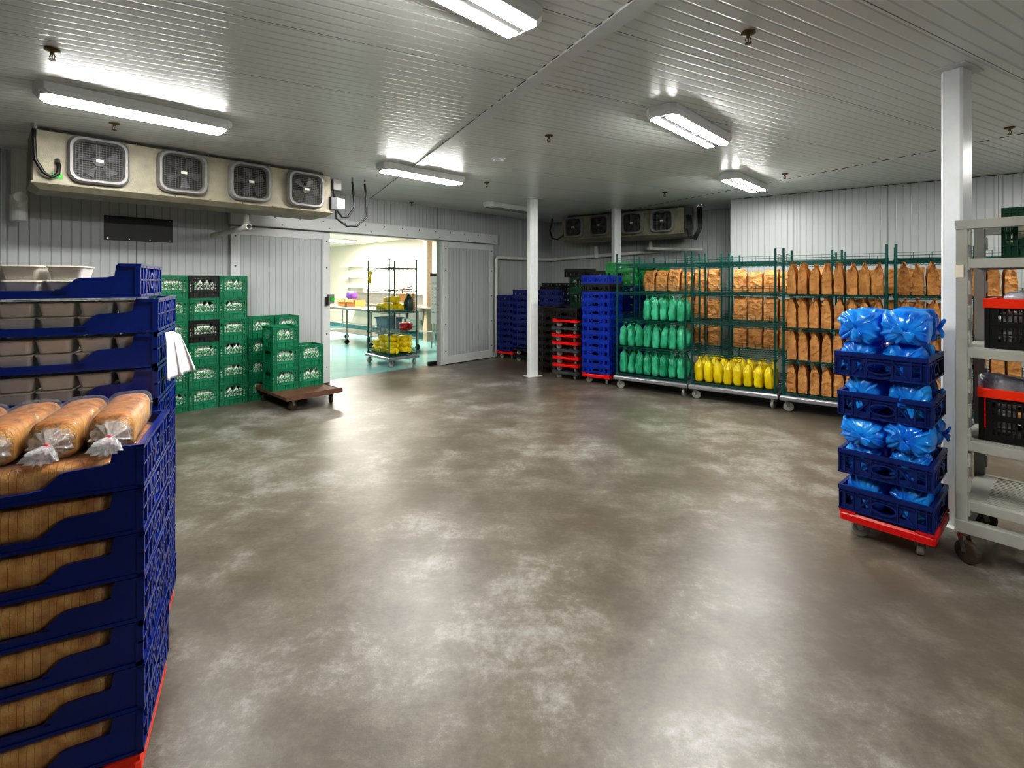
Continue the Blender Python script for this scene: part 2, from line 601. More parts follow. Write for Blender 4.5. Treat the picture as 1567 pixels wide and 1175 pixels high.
# kitchen walls
kw = MB()
kw.box(0, 10.5, 0, .1, 0, 2.75)
struct(kw.obj('wall_kitchen_far', M_KWALL, loc=W(4.8, -10.5), rz=math.atan2(N1.y, N1.x)))
kw = MB()
kw.box(0, 11, 0, .1, 0, 2.75)
struct(kw.obj('wall_kitchen_side', M_KWALL, loc=W(-6, -10.4), rz=A1))
kw = MB()
kw.box(0, 10.4, -.1, 0, 0, 2.75)
struct(kw.obj('wall_kitchen_near', M_KWALL, loc=W(-5.9, -10.4), rz=math.atan2(N1.y, N1.x)))
kb = MB()
kb.box(0, 10.3, -.02, 0, 0, .11)
struct(kb.obj('baseboard_kitchen', M_TEALB, loc=W(4.8, -10.4), rz=math.atan2(N1.y, N1.x)))


# door surround (local frame of the wall: x along, -y into the room)
def wallobj(name, mb, mat, kind='structure', bevel=0.0):
    o = mb.obj(name, mat, loc=P0, rz=A1, bevel=bevel)
    if kind:
        o['kind'] = kind
    return o


b = MB()
b.box(-1.42, 3.55, -.10, 0, 2.30, 2.49)
wallobj('trim_1', b, M_TRIM, bevel=.006)
b = MB()
b.box(-.012, .0, -.012, .15, 0, 2.30)
b.box(DW, DW + .012, -.012, .15, 0, 2.30)
b.box(-.012, DW + .012, -.012, .15, 2.288, 2.299)
wallobj('trim_2', b, M_WHITE)
# screws along the header
b = MB()
for k in range(14):
    x = -1.2 + k * .35
    b.cyl((x, -.104, 2.44), (x, -.098, 2.44), .012, 8)
    if k % 2:
        b.cyl((x + .1, -.104, 2.34), (x + .1, -.098, 2.34), .010, 8)
wallobj('trim_3', b, M_SCREW)


def sliding_door(label, x0, x1, frame_side):
    t = thing('sliding_door', label, 'door', P0, A1)
    t['kind'] = 'thing'
    b = MB()
    b.box(x0 + .11, x1 - .11, -.045, -.012, .16, 2.17)
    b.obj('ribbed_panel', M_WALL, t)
    b = MB()
    b.box(x0, x0 + .11, -.055, -.006, .012, 2.28)
    b.box(x1 - .11, x1, -.055, -.006, .012, 2.28)
    b.box(x0 + .11, x1 - .11, -.055, -.006, 2.17, 2.28)
    b.box(x0 + .11, x1 - .11, -.055, -.006, .012, .16)
    b.obj('door_frame', M_TRIM, t, bevel=.004)
    b = MB()
    for fx in (x0 + .055, x1 - .055):
        for z in (.25, .75, 1.25, 1.75, 2.15):
            b.cyl((fx, -.060, z), (fx, -.054, z), .012, 8)
    b.obj('screw_head', M_SCREW, t)
    return t


sliding_door('white ribbed sliding cooler door parked beside the doorway, near the pipe', DW - .0, DW + 1.30, 0)
sliding_door('white sliding cooler door leaf parked behind the green milk crates', -1.40, -.02, 1)

# push button on the near jamb
t = thing('door_switch', 'small grey switch box with a green button on the doorway jamb', 'switch', W(-.02, .062, 1.28), A1)
b = MB()
b.box(-.05, .04, -.05, 0, -.07, .07)
b.obj('switch_box', M_GREYMET, t, bevel=.006)
b = MB()
b.cyl((.0, -.05, 0), (.0, -.066, 0), .034, 16)
b.obj('push_button', M_GTAG, t)
b = MB()
b.box(-.09, -.05, -.03, 0, -.10, .03)
b.obj('bracket', M_BLACK, t)

# ceiling seam covers
SEAM = Vector((-.4487, .8937, 0))


def seam(name, p, d, l0, l1, w, mat, dash=False):
    b = MB()
    b.box(l0, l1, -w / 2, w / 2, -.012, 0)
    o = b.obj(name, mat, loc=(p.x, p.y, CEIL), rz=math.atan2(d.y, d.x))
    struct(o)
    return o


pA = Vector((.60, 2.40, 0))
seam('trim_4', pA + Vector((.893, .4487, 0)) * .03, SEAM, -5, 6.5, .105, M_WHITE)
b = MB()
k = -4.8
while k < 6.4:
    b.box(k, k + random.uniform(.03, .09), .0525, .0565, -.004, 0)
    k += random.uniform(.08, .16)
p_ = pA + Vector((.893, .4487, 0)) * .03
struct(b.obj('trim_5', M_SEAL, loc=(p_.x, p_.y, CEIL), rz=math.atan2(SEAM.y, SEAM.x)))
b = MB()
k = -4
while k < 4.4:
    b.box(k, k + random.uniform(.06, .10), -.004, .004, -.004, 0)
    k += .14
struct(b.obj('trim_6', M_SEAL, loc=(3.46, 6.98, CEIL), rz=math.atan2(SEAM.y, SEAM.x)))
# dark caulk line and screws where the right wall meets the ceiling
b = MB()
k = .05
while k < 8.1:
    b.box(k, k + random.uniform(.09, .13), -.006, .0, CEIL - .010, CEIL - .001)
    k += .16
struct(b.obj('trim_7', M_SEAL, loc=W1, rz=A2))
# wall foot cove
b = MB()
b.box(DW + 1.32, 5.38, -.05, 0, 0, .09)
b.box(-14, -1.44, -.04, 0, 0, .09)
struct(b.obj('baseboard_left', M_TRIM, loc=P0, rz=A1))
b = MB()
b.box(.05, RC, -.04, 0, 0, .09)
struct(b.obj('baseboard_back', M_TRIM, loc=C0, rz=A2))


# columns
def column(x, y, label):
    t = thing('support_column', label, 'column', (x, y, 0), ARIB)
    t['kind'] = 'structure'
    b = MB()
    b.cbox(-.075, .075, -.055, .055, 0, CEIL - .004, .012)
    b.obj('shaft', M_WHITE, t)
    b = MB()
    b.box(-.13, .13, -.10, .10, 0.0, .006)
    b.obj('base_plate', M_WHITE, t)
    b = MB()
    b.box(-.14, .14, -.09, .09, CEIL - .010, CEIL - .001)
    b.obj('ceiling_flange', M_TRIM, t)
    return t


column(.337, 8.18, 'white square column standing in front of the black tray stacks')
column(1.95, 9.35, 'white square column rising behind the blue trays, before the far cooler')
column(2.845, 3.20, 'white square column rising close behind the pale grey shelf unit')


# ================================================================== ceiling fixtures
def fixture_proto():
    t = thing('ceiling_light', 'white twin strip ceiling light', 'ceiling light', group='twin strip ceiling lights')
    L, Wd, H = .61, .128, .08
    b = MB()
    # trapezoid housing, hung upside down from the ceiling
    def ring(z, w, l, c=.045):
        return [(-l + c, -w, z), (l - c, -w, z), (l, -w + c, z), (l, w - c, z), (l - c, w, z), (-l + c, w, z), (-l, w - c, z), (-l, -w + c, z)]
    b.loft([ring(-.001, Wd, L), ring(-.045, Wd, L), ring(-H, Wd - .012, L - .03)])
    b.obj('housing', M_WHITE, t, bevel=.004)
    for s in (-1, 1):
        b = MB()
        b.loft([[(x * (L - .06) + 0, s * .060 + y * .030, z) for x, y in ((-1, -1), (1, -1), (1, 1), (-1, 1))] for z in (-H + .002, -H - .012)])
        b.obj('lamp_strip', M_TUBE, t)
    b = MB()
    b.box(-L + .06, L - .06, -.029, .029, -H - .009, -H + .001)
    b.obj('centre_spine', M_GREYMET, t)
    b = MB()
    b.box(-.02, .02, -.02, .02, -H - .016, -H - .0092)
    b.obj('lens_clip', M_WHITE, t)
    return t


LP = fixture_proto()
lights = [
    (-2.85, 3.855, 'long lit ceiling light in front of the cooler over the doorway wall'),
    (-1.09, 6.14, 'lit ceiling light hanging above the floor before the doorway'),
    (-.33, 2.13, 'lit ceiling light nearest the camera, beside the ceiling seam cover'),
    (1.54, 4.27, 'larger lit ceiling light of the two over the brown bag racks'),
    (3.10, 6.66, 'smaller lit ceiling light nearest the right-hand wall panels'),
    (-.02, 8.95, 'unlit ceiling light behind the column and before the far cooler'),
    (2.9, .2, 'added ceiling light out of view, brightening the near side of the room'),  # extra lamp out of view, added to light the foreground
    (5.6, 4.2, 'added unseen ceiling light beyond the pale grey shelf unit'),  # another added lamp out of view, lights the near side of the room
]
for i, (x, y, lab) in enumerate(lights):
    lo = LP if i == 0 else dup(LP, (0, 0, 0), 0, lab, 'twin strip ceiling lights')
    lo['label'] = lab
    lo.location = (x, y, CEIL)
    lo.rotation_euler = (0, 0, A1)
    if 'unlit' in lab:
        for k in kids(lo):
            if k.name.startswith('lamp_strip'):
                recol(k, M_TUBEOFF)


# sprinklers
def sprinkler_proto():
    t = thing('fire_sprinkler', 'small brass fire sprinkler', 'sprinkler', group='ceiling sprinklers')
    b = MB()
    b.lathe([(.001, 0), (.036, -.001), (.038, -.010), (.012, -.016), (.001, -.017)], 16)
    b.obj('escutcheon', M_BRASS, t)
    b = MB()
    b.cyl((0, 0, -.014), (0, 0, -.032), .010, 8)
    for s in (-1, 1):
        b.tube([(s * .008, 0, -.030), (s * .016, 0, -.042), (s * .012, 0, -.055), (0, 0, -.062)], .003, 6)
    b.cyl((0, 0, -.030), (0, 0, -.058), .003, 6)
    b.lathe([(.001, -.062), (.018, -.062), (.018, -.065), (.001, -.066)], 12)
    b.obj('sprinkler_head', M_BRASS, t)
    return t


SPR = sprinkler_proto()


def ceil_at(u, v, z=2.88):
    Y = (z - CAM_H) * FPX / (430 - v)
    return (u - 783.5) / FPX * Y, Y


for i, (u, v, lab) in enumerate([
    (80, 80, 'brass fire sprinkler on the ceiling nearest the bread stacks'),
    (1145, 54, 'brass fire sprinkler on the ceiling between the column and the seam cover'),
    (840, 210, 'small fire sprinkler on the ceiling between the smoke detector and big light'),
    (175, 191, 'fire sprinkler between the long ceiling light and the cooler'),
    (745, 281, 'tiny fire sprinkler just before the unlit ceiling light'),
    (630, 311, 'tiny fire sprinkler close to the wall above the doorway'),
    (1201, 268, 'fire sprinkler next to the smaller light by the bright wall'),
    (1545, 198, 'fire sprinkler on the ceiling beyond the column near the frame edge'),
    (1017, 296, 'tiny fire sprinkler above the right end of the far cooler'),
]):
    x, y = ceil_at(u, v)
    so = SPR if i == 0 else dup(SPR, (0, 0, 0), 0, lab, 'ceiling sprinklers')
    so['label'] = lab
    so.location = (x, y, CEIL - .001)

x, y = ceil_at(763, 247, 2.86)
t = thing('smoke_detector', 'round white smoke detector on the ceiling between two lights', 'smoke detector', (x, y, CEIL - .001))
b = MB()
b.lathe([(.001, 0), (.075, 0), (.075, -.018), (.066, -.022), (.001, -.022)], 24)
b.obj('mounting_base', M_WHITE, t, smooth=False)
b = MB()
b.lathe([(.001, -.022), (.060, -.022), (.058, -.045), (.030, -.058), (.001, -.060)], 24)
b.obj('sensor_dome', M_WHITE, t)

# ================================================================== coolers
NFAN = 4


def guard_mesh(rx, rz, y):
    g = MB()
    n = 15
    for i in range(n):
        u = -rx + 2 * rx * (i + .5) / n
        # rounded-square extent
        def ext(a, r_, o_):
            q = min(1, abs(a) / r_)
            return o_ * (1 - .35 * max(0, (q - .55) / .45) ** 2)
        e = ext(u, rx, rz)
        g.box(u - .0009, u + .0009, y, y + .003, -e, e)
    for i in range(n + 2):
        w = -rz + 2 * rz * (i + .5) / (n + 2)
        q = min(1, abs(w) / rz)
        e = rx * (1 - .35 * max(0, (q - .55) / .45) ** 2)
        g.box(-e, e, y - .003, y, w - .0009, w + .0009)
    return g


def cooler(label, loc, rz, fans, length, cable_left):
    t = thing('evaporator_cooler', label, 'cooler', loc, rz)
    H, D = .50, .50
    z0, z1 = CEIL - .03 - H, CEIL - .03
    # cabinet
    b = MB()
    b.cbox(0, length, 0, D, z0 + .05, z1, .01)
    b.obj('cabinet', M_GALV, t)
    b = MB()
    b.loft([[(-.01, -.035, z0 + .045), (length + .01, -.035, z0 + .045), (length + .01, D + .01, z0 + .045), (-.01, D + .01, z0 + .045)],
            [(-.01, -.035, z0 + .03), (length + .01, -.035, z0 + .03), (length + .01, D + .01, z0 + .03), (-.01, D + .01, z0 + .03)],
            [(.05, .03, z0 - .02), (length - .05, .03, z0 - .02), (length - .05, D - .05, z0 - .02), (.05, D - .05, z0 - .02)]])
    b.obj('drip_pan', M_GALV, t, bevel=.004)
    for i in range(5):
        x = .12 + (length - .24) * i / 4
        b = MB()
        b.cyl((x, .04, z1 - .002), (x, .04, CEIL - .002), .009, 8)
        b.lathe([(.001, z1 - .01), (.02, z1 - .01), (.02, z1 + .006), (.001, z1 + .006)], 8, T(x, .02, 0))
        b.obj('hanger_bolt', M_SCREW, t)
    zc = (z0 + .05 + z1) / 2 + .005
    for fx in fans:
        hw = .222
        b = MB()
        ri = []
        for k, (r_, y_) in enumerate(((hw, 0), (hw, -.045), (hw - .015, -.07), (hw - .035, -.07), (hw - .048, -.045), (hw - .048, 0.0))):
            ri.append([(fx + px, y_, zc + pz) for px, pz in rrect(-r_, r_, -r_ * .96, r_ * .96, r_ * .42, 6)])
        b.loft(ri, False, False)
        sh = b.obj('fan_shroud', M_GREYMET, t, smooth=False)
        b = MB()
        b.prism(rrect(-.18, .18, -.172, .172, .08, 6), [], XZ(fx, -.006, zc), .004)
        b.obj('fan_hollow_shade', M_DARK, sh)  # black plate stands in for the unlit hollow behind the blades
        b = MB()
        for k in range(5):
            a = 2 * PI * k / 5 + fx
            pts = []
            for rr, da, dy in ((.045, -.25, -.014), (.155, -.33, -.012), (.160, .25, -.028), (.045, .3, -.028)):
                pts.append((fx + rr * math.cos(a + da), dy, zc + rr * math.sin(a + da)))
            pts2 = [(p[0], p[1] - .003, p[2]) for p in pts]
            b.loft([pts, pts2])
        b.cyl((fx, -.010, zc), (fx, -.035, zc), .045, 14)
        b.obj('fan_blade', M_DKGREY, sh)
        g = guard_mesh(.180, .172, -.058)
        g.v = [(p[0] + fx, p[1], p[2] + zc) for p in g.v]
        g.obj('fan_guard', M_GRILLE, sh)
        b = MB()
        b.box(fx - .026, fx + .026, -.066, -.063, zc - .012, zc + .012)
        b.obj('name_plate', M_LID, sh)
    b = MB()
    for k in range(9):
        x = .1 + (length - .2) * k / 8
        b.cyl((x, -.038, z0 + .038), (x, -.030, z0 + .038), .008, 8)
    b.obj('pan_screw', M_SCREW, t)
    return t, z0, z1


LU = 2.72
SU = -3.36
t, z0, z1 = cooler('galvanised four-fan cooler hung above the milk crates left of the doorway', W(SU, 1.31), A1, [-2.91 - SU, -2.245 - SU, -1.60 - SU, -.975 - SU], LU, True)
# left end cable
b = MB()
b.tube([(.015, -.045, CEIL - .01), (.012, -.05, z1 - .1), (.02, -.06, z0 + .22), (.07, -.062, z0 + .12), (.125, -.06, z0 + .085), (.165, -.055, z0 + .12), (.172, -.045, z0 + .2), (.165, -.012, z0 + .235)], .015, 10)
b.obj('cable', M_CABLE, t, smooth=True)
b = MB()
b.box(.125, .20, -.006, 0, z0 + .085, z0 + .135)
b.obj('green_tag', M_GTAG, t)
b = MB()
b.cyl((.014, -.046, CEIL - .045), (.014, -.046, CEIL - .001), .022, 8)
b.cyl((.165, -.03, z0 + .215), (.165, -.001, z0 + .25), .02, 8)
b.obj('cable_gland', M_CHROME, t)
# right end boxes and looped cables
b = MB()
b.box(LU + .02, LU + .13, -.02, .10, z1 - .17, z1 - .03)
b.obj('junction_box', M_GREYMET, t, bevel=.005)
b = MB()
b.box(LU + .06, LU + .17, -.03, .07, z0 + .10, z0 + .23)
b.obj('junction_box', M_WHITE, t, bevel=.005)
b = MB()
b.box(LU - .02, LU + .065, -.04, .05, z0 + .08, z0 + .24)
b.obj('junction_box', M_DKGREY, t, bevel=.005)
b = MB()
b.tube([(LU + .03, -.02, z1 - .17), (LU + .02, -.02, z0 + .30), (LU + .05, -.02, z0 + .2)], .014, 8)
for k, (dx, zb) in enumerate(((.30, z0 - .02), (.48, z0 - .13))):
    x0_ = LU + .05
    x1_ = LU + dx
    b.tube([(x0_, -.02, z0 + .11), (x0_ + .01, -.02, zb + .10), (x0_ + (x1_ - x0_) * .35, -.02, zb + .015), (x0_ + (x1_ - x0_) * .7, -.01, zb + .03),
            (x1_ + .02, 0, zb + .16), (x1_ + .015, .01, z1 - .2), (x1_, .02, CEIL - .06)], .014, 8)
b.obj('cable', M_CABLE, t, smooth=True)
b = MB()
for dx in (.30, .48):
    b.cyl((LU + dx, .02, CEIL - .09), (LU + dx, .02, CEIL - .001), .012, 8)
b.obj('conduit', M_CHROME, t)

# second cooler on the far wall
SU2 = .95
cb = C0 + D2 * 0
loc2 = Vector((1.05, 10.42, 0))
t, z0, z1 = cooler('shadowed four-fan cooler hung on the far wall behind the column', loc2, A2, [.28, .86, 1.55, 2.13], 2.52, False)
b = MB()
b.tube([(-.28, .05, CEIL - .02), (-.30, .05, z1 - .12), (-.33, .03, z0 + .25), (-.25, 0, z0 + .08), (-.1, -.02, z0 + .05), (.03, -.03, z0 + .12), (.06, -.02, z0 + .2)], .016, 8)
b.obj('cable', M_CABLE, t, smooth=True)
b = MB()
b.box(.03, .12, -.006, 0, z0 + .06, z0 + .13)
b.obj('green_tag', M_GTAG, t)
b = MB()
b.box(2.54, 2.66, -.02, .1, z1 - .17, z1 - .01)
b.box(2.54, 2.64, -.02, .1, z0 + .1, z0 + .28)
b.obj('junction_box', M_DKGREY, t, bevel=.005)
b = MB()
for k in range(3):
    b.tube([(2.58 + .03 * k, -.03, z1 - .15), (2.60 + .03 * k, -.04, z0 + .2), (2.62, -.05, z0 - .02 - .02 * k), (2.70 + .02 * k, -.04, z0 - .05 - .02 * k), (2.78 + .02 * k, -.02, z0 + .1), (2.76 + .03 * k, 0, CEIL - .05)], .016, 8)
b.obj('cable', M_CABLE, t, smooth=True)
b = MB()
for k in range(3):
    b.cyl((2.76 + .03 * k, 0, CEIL - .09), (2.76 + .03 * k, 0, CEIL - .001), .014, 8)
b.obj('conduit', M_CHROME, t)

# black cover plate on the wall beneath the first cooler
t = thing('vent_cover_plate', 'black rectangular cover plate screwed to the wall under the cooler', 'cover plate', W(-2.37, 0, 2.02), A1)
b = MB()
b.box(-.33, .33, -.014, -.001, 0, .28)
b.obj('plate', M_BLACK, t)
b = MB()
for k in range(4):
    for z in (.02, .26):
        b.cyl((-.30 + .2 * k, -.018, z), (-.30 + .2 * k, -.013, z), .008, 8)
b.obj('screw_head', M_CHROME, t)

# drain pipes
t = thing('drain_pipe', 'white drain pipe angling from the cooler drip pan to the wall', 'pipe', W(-1.5, .9, 0), A1)
b = MB()
b.tube([(0.0, 0, 2.335), (0, 0, 2.24), (0, 0, 2.20)], .032, 14)
b.cyl((.0, -.10, 2.19), (-.10, .86, 2.14), .034, 14)
b.obj('pipe_run', M_PIPE, t, smooth=False)
b = MB()
b.cyl((.0, -.104, 2.19), (.0, -.096, 2.19), .027, 14)
b.obj('pipe_mouth', M_BLACK, t)
b = MB()
b.cyl((.0, 0, 2.26), (0, 0, 2.20), .040, 14)
b.obj('pipe_collar', M_PIPE, t)

t = thing('drain_pipe', 'thick wrapped white pipe dropping down the wall at the cooler end', 'pipe', W(-3.25, .32, 0), A1)
b = MB()
b.cyl((-.15, .05, 2.20), (-.15, .05, 2.86), .055, 16)
b.cyl((-.15, .02, 2.32), (-.15, -.30, 2.35), .05, 14)
b.obj('pipe_run', M_PIPE, t)
b = MB()
b.cyl((-.15, .05, 2.15), (-.15, .05, 2.40), .066, 16)
b.obj('pipe_wrap', M_WHITE, t)

# pipe by the far corner, along the back wall
t = thing('drain_pipe', 'white drain pipe rising beside the sliding door and running to the far cooler', 'pipe', (0, 0, 0))
b = MB()
zp = 2.03
b.tube([W(3.535, .06, .02), W(3.535, .06, 1.0), W(3.535, .06, zp - .05), W(3.56, .065, zp - .01), W(3.64, .075, zp)] + [W(4.5, .08, zp), W(5.26, .08, zp + .01)]
       + [C0 + D2 * .14 - N2 * .08 + Vector((0, 0, zp + .01)), C0 + D2 * .22 - N2 * .08 + Vector((0, 0, zp + .02)), C0 + D2 * 2.6 - N2 * .08 + Vector((0, 0, zp + .12))], .036, 12)
b.obj('pipe_run', M_PIPE, t, smooth=True)
b = MB()
q = C0 + D2 * 1.2 - N2 * .08
b.cyl(q + Vector((0, 0, zp + .02)), q + Vector((0, 0, zp + .27)), .05, 12)
b.obj('pipe_branch', M_PIPE, t)
b = MB()
q = C0 + D2 * 2.5 - N2 * .30
b.cyl(q + Vector((0, 0, zp + .14)), q + Vector((0, 0, zp + .30)), .036, 12)
b.cyl(q + Vector((-.05, .04, zp + .16)), q + D2 * 1.0 + Vector((0, 0, zp + .10)), .03, 12)
b.obj('pipe_branch', M_PIPE, t)

# ================================================================== kitchen lights (panels on its ceiling)
for i, (s, tt, lab) in enumerate([(3.3, -6.4, 'lit square panel light on the kitchen ceiling, seen through the doorway'), (2.9, -3.1, 'lit panel light on the kitchen ceiling just inside the doorway'), (.8, -6.5, 'lit panel light on the kitchen ceiling over the work tables')]):
    t = thing('panel_light', lab, 'ceiling light', W(s, tt, 2.745), A1, 'kitchen panel lights')
    b = MB()
    b.box(-.62, .62, -.32, .32, -.03, 0)
    b.obj('frame', M_WHITE, t)
    b = MB()
    b.box(-.58, .58, -.28, .28, -.034, -.030)
    b.obj('diffuser', M_TUBEK, t)
# ================================================================== casters, dollies, racks

def caster(parent, x, y, rad, ztop, tyre, name='caster', yaw=.6, wid=.032):
    """fork (part) with wheel (sub-part); top plate at ztop, wheel on the floor z=0"""
    b = MB()
    c, s = math.cos(yaw), math.sin(yaw)
    ox, oy = x + c * rad * .35, y + s * rad * .35
    b.box(x - .03, x + .03, y - .03, y + .03, ztop - .006, ztop)
    b.cyl((x, y, ztop - .006), (x, y, ztop - .018), .02, 10)
    side = Vector((-s, c, 0)) * (wid / 2 + .006)
    zt = ztop - .02
    for sg in (-1, 1):
        p = Vector((x, y, zt)) + side * sg
        q = Vector((ox, oy, rad)) + side * sg
        b.bar(p, q, .028, .004, up=(-s, c, 0))
    b.bar(Vector((x, y, zt)) + side, Vector((x, y, zt)) - side, .03, .005)
    f = b.obj(name, M_CHROME, parent)
    w_ = MB()
    ax = Vector((-s, c, 0))
    ctr = Vector((ox, oy, rad))
    prof = [(-.5, .82), (-.42, .98), (-.2, 1.0), (.2, 1.0), (.42, .98), (.5, .82)]
    rings = []
    e1 = Vector((c, s, 0))
    e2 = Vector((0, 0, 1))
    for a_, r_ in prof:
        rings.append([ctr + ax * (a_ * wid) + (e1 * math.cos(2 * PI * k / 18) + e2 * math.sin(2 * PI * k / 18)) * (r_ * rad * .998) for k in range(18)])
    w_.loft(rings)
    wh = w_.obj('wheel', tyre, f, smooth=False)
    return f


def caster_set(parent, hx, hy, cx, cy, rad, ztop, tyre):
    for i, (sx, sy) in enumerate(((-1, -1), (1, -1), (1, 1), (-1, 1))):
        caster(parent, cx + sx * hx, cy + sy * hy, rad, ztop, tyre, yaw=.5 + 1.3 * i)


def dolly_proto(label, w, d, mat, h=.145, tyre=None, rad=.045):
    t = thing('plastic_dolly', label, 'dolly')
    b = MB()
    zt, th = h, .048
    zb = zt - th
    b.cbox(0, w, 0, .06, zb, zt, .012)
    b.cbox(0, w, d - .06, d, zb, zt, .012)
    b.cbox(0, .06, .05, d - .05, zb, zt - .001, .01)
    b.cbox(w - .06, w, .05, d - .05, zb, zt - .001, .01)
    b.box(.05, w - .05, d / 2 - .03, d / 2 + .03, zb + .006, zt - .012)
    for x in (w * .35, w * .65):
        b.box(x - .012, x + .012, .05, d - .05, zb + .01, zt - .014)
    # raised corner lips that hold the stack
    for x0 in (0, w - .085):
        for y0 in (0, d - .02):
            b.box(x0, x0 + .085, y0, y0 + .02 if y0 == 0 else d, zt, zt + .014)
    b.obj('deck_frame', mat, t)
    caster_set(t, w / 2 - .075, d / 2 - .075, w / 2, d / 2, rad, zb, tyre or M_RUBBER)
    return t


# ------------------------------------------------------------------ deep bread tray with dipped front
def bread_tray_mesh(w, d, h):
    b = MB()
    th = .012

    def front(y):
        prof = [(0, 0), (w, 0), (w, h), (w - .056, h), (w - .062, h * .95), (w - .068, .64 * h), (w - .09, .60 * h), (w - .165, .58 * h), (w - .18, .54 * h), (w - .218, .25 * h), (w - .235, .22 * h),
                (.235, .22 * h), (.218, .25 * h), (.18, .54 * h), (.165, .58 * h), (.09, .60 * h), (.068, .64 * h), (.062, .95 * h), (.056, h), (0, h)]
        b.prism(prof, [], XZ(0, y, 0), th)
        # shallow rims along the front
        b.box(0, w, y - .004, y, 0, .010)
        b.box(w - .235, w - .20, y - .005, y, .20 * h, .26 * h)
        for x in (.004, w - .052):
            b.box(x, x + .048, y - .004, y, h - .012, h)
    front(0.004)
    front(d - th - .004)
    # side walls: rails, posts, cross bracing and a round boss
    for x0, sg in ((0, -1), (w - .006, 1)):
        xo = x0 if sg < 0 else x0 + .006
        b.box(x0, x0 + .006, 0, d, 0, h - .004)          # web
        lo, hi = (xo - .012, xo) if sg < 0 else (xo, xo + .012)
        for z0, z1 in ((0, .012), (h - .014, h), (h * .50, h * .50 + .006)):
            b.box(lo, hi, 0, d, z0, z1)
        for y in (.0, .05, .11, d * .5 - .055, d * .5 + .047, d - .118, d - .058, d - .008):
            b.box(lo, hi, y, y + .008, 0, h)
        xm = (lo + hi) / 2
        for ya, yb in ((.055, .11), (.118, d * .5 - .05), (d - .11, d - .055), (d * .5 + .05, d - .118)):
            b.bar((xm, ya, .012), (xm, yb, h - .014), .006, .012, up=(1, 0, 0))
        for ya, yb in ((.118, d * .5 - .05), (d * .5 + .05, d - .118)):
            b.bar((xm, ya, h - .014), (xm, yb, .012), .006, .012, up=(1, 0, 0))
        ring_o, ring_i = oval(d * .5, h * .5, .036, .036, 14), oval(d * .5, h * .5, .026, .026, 14)
        b.prism(ring_o, [ring_i], YZ(lo, 0, 0), .012)
        # flared rim on top
        b.box(min(x0, x0 + sg * .014), max(x0 + .006, x0 + .006 + sg * .014), .0, d, h - .006, h)
    # floor: bars with gaps
    b.box(.006, w - .006, .016, d - .016, .006, .010)
    for k in range(7):
        x = .06 + (w - .12) * k / 6
        b.box(x - .006, x + .006, .016, d - .016, 0, .0065)
    return b


# ------------------------------------------------------------------ lug tray with windows
def lug_tray_mesh(w, d, h, deep=False):
    b = MB()
    th = .006

    def face(x0, x1, M):
        L = x1 - x0
        cx = (x0 + x1) / 2
        a = min(.078, L * .16)
        holes = [oval(cx, h * .42, L * .125, h * .19, 14), rect(x0 + .035, x0 + .035 + a * .55, h * .22, h * .62), rect(x1 - .035 - a * .55, x1 - .035, h * .22, h * .62),
                 [(cx - L * .25, h * .24), (cx - L * .16, h * .24), (cx - L * .20, h * .60), (cx - L * .25, h * .60)], [(cx + L * .25, h * .24), (cx + L * .25, h * .60), (cx + L * .20, h * .60), (cx + L * .16, h * .24)]]
        b.prism(rect(x0, x1, 0, h), holes, M, th)
        # outside ribs sit at local z<0 of M
        R_ = MB()
        R_.box(x0, x1, h - .026, h, -.012, 0)
        R_.box(x0, x1, .0, .010, -.010, 0)
        R_.box(x0, x1, h * .70, h * .70 + .005, -.010, 0)
        for x in (x0 + .002, x0 + .030, x0 + .030 + a * .62, cx - L * .14, cx + L * .135, x1 - .035 - a * .62, x1 - .035, x1 - .008):
            R_.box(x, x + .006, 0, h, -.010, 0)
        R_.prism(oval(cx, h * .42, L * .125 + .010, h * .19 + .010, 14), [oval(cx, h * .42, L * .125, h * .19, 14)], Matrix.Translation((0, 0, -.012)), .012)
        for sx in (-1, 1):
            R_.bar((cx + sx * L * .30, h * .10, -.005), (cx + sx * L * .15, h * .68, -.005), .010, .005)
        b.add(R_.v, R_.f, M)
    face(0, w, XZ(0, .012, 0))
    face(0, w, Matrix(((1, 0, 0, 0), (0, 0, -1, d - .012), (0, 1, 0, 0), (0, 0, 0, 1))))
    face(.012, d - .012, Matrix(((0, 0, 1, .012), (1, 0, 0, 0), (0, 1, 0, 0), (0, 0, 0, 1))))
    face(.012, d - .012, Matrix(((0, 0, -1, w - .012), (1, 0, 0, 0), (0, 1, 0, 0), (0, 0, 0, 1))))
    b.box(.014, w - .014, .014, d - .014, .003, .008)
    return b


# ------------------------------------------------------------------ milk crate
CRW, CRH = .325, .268


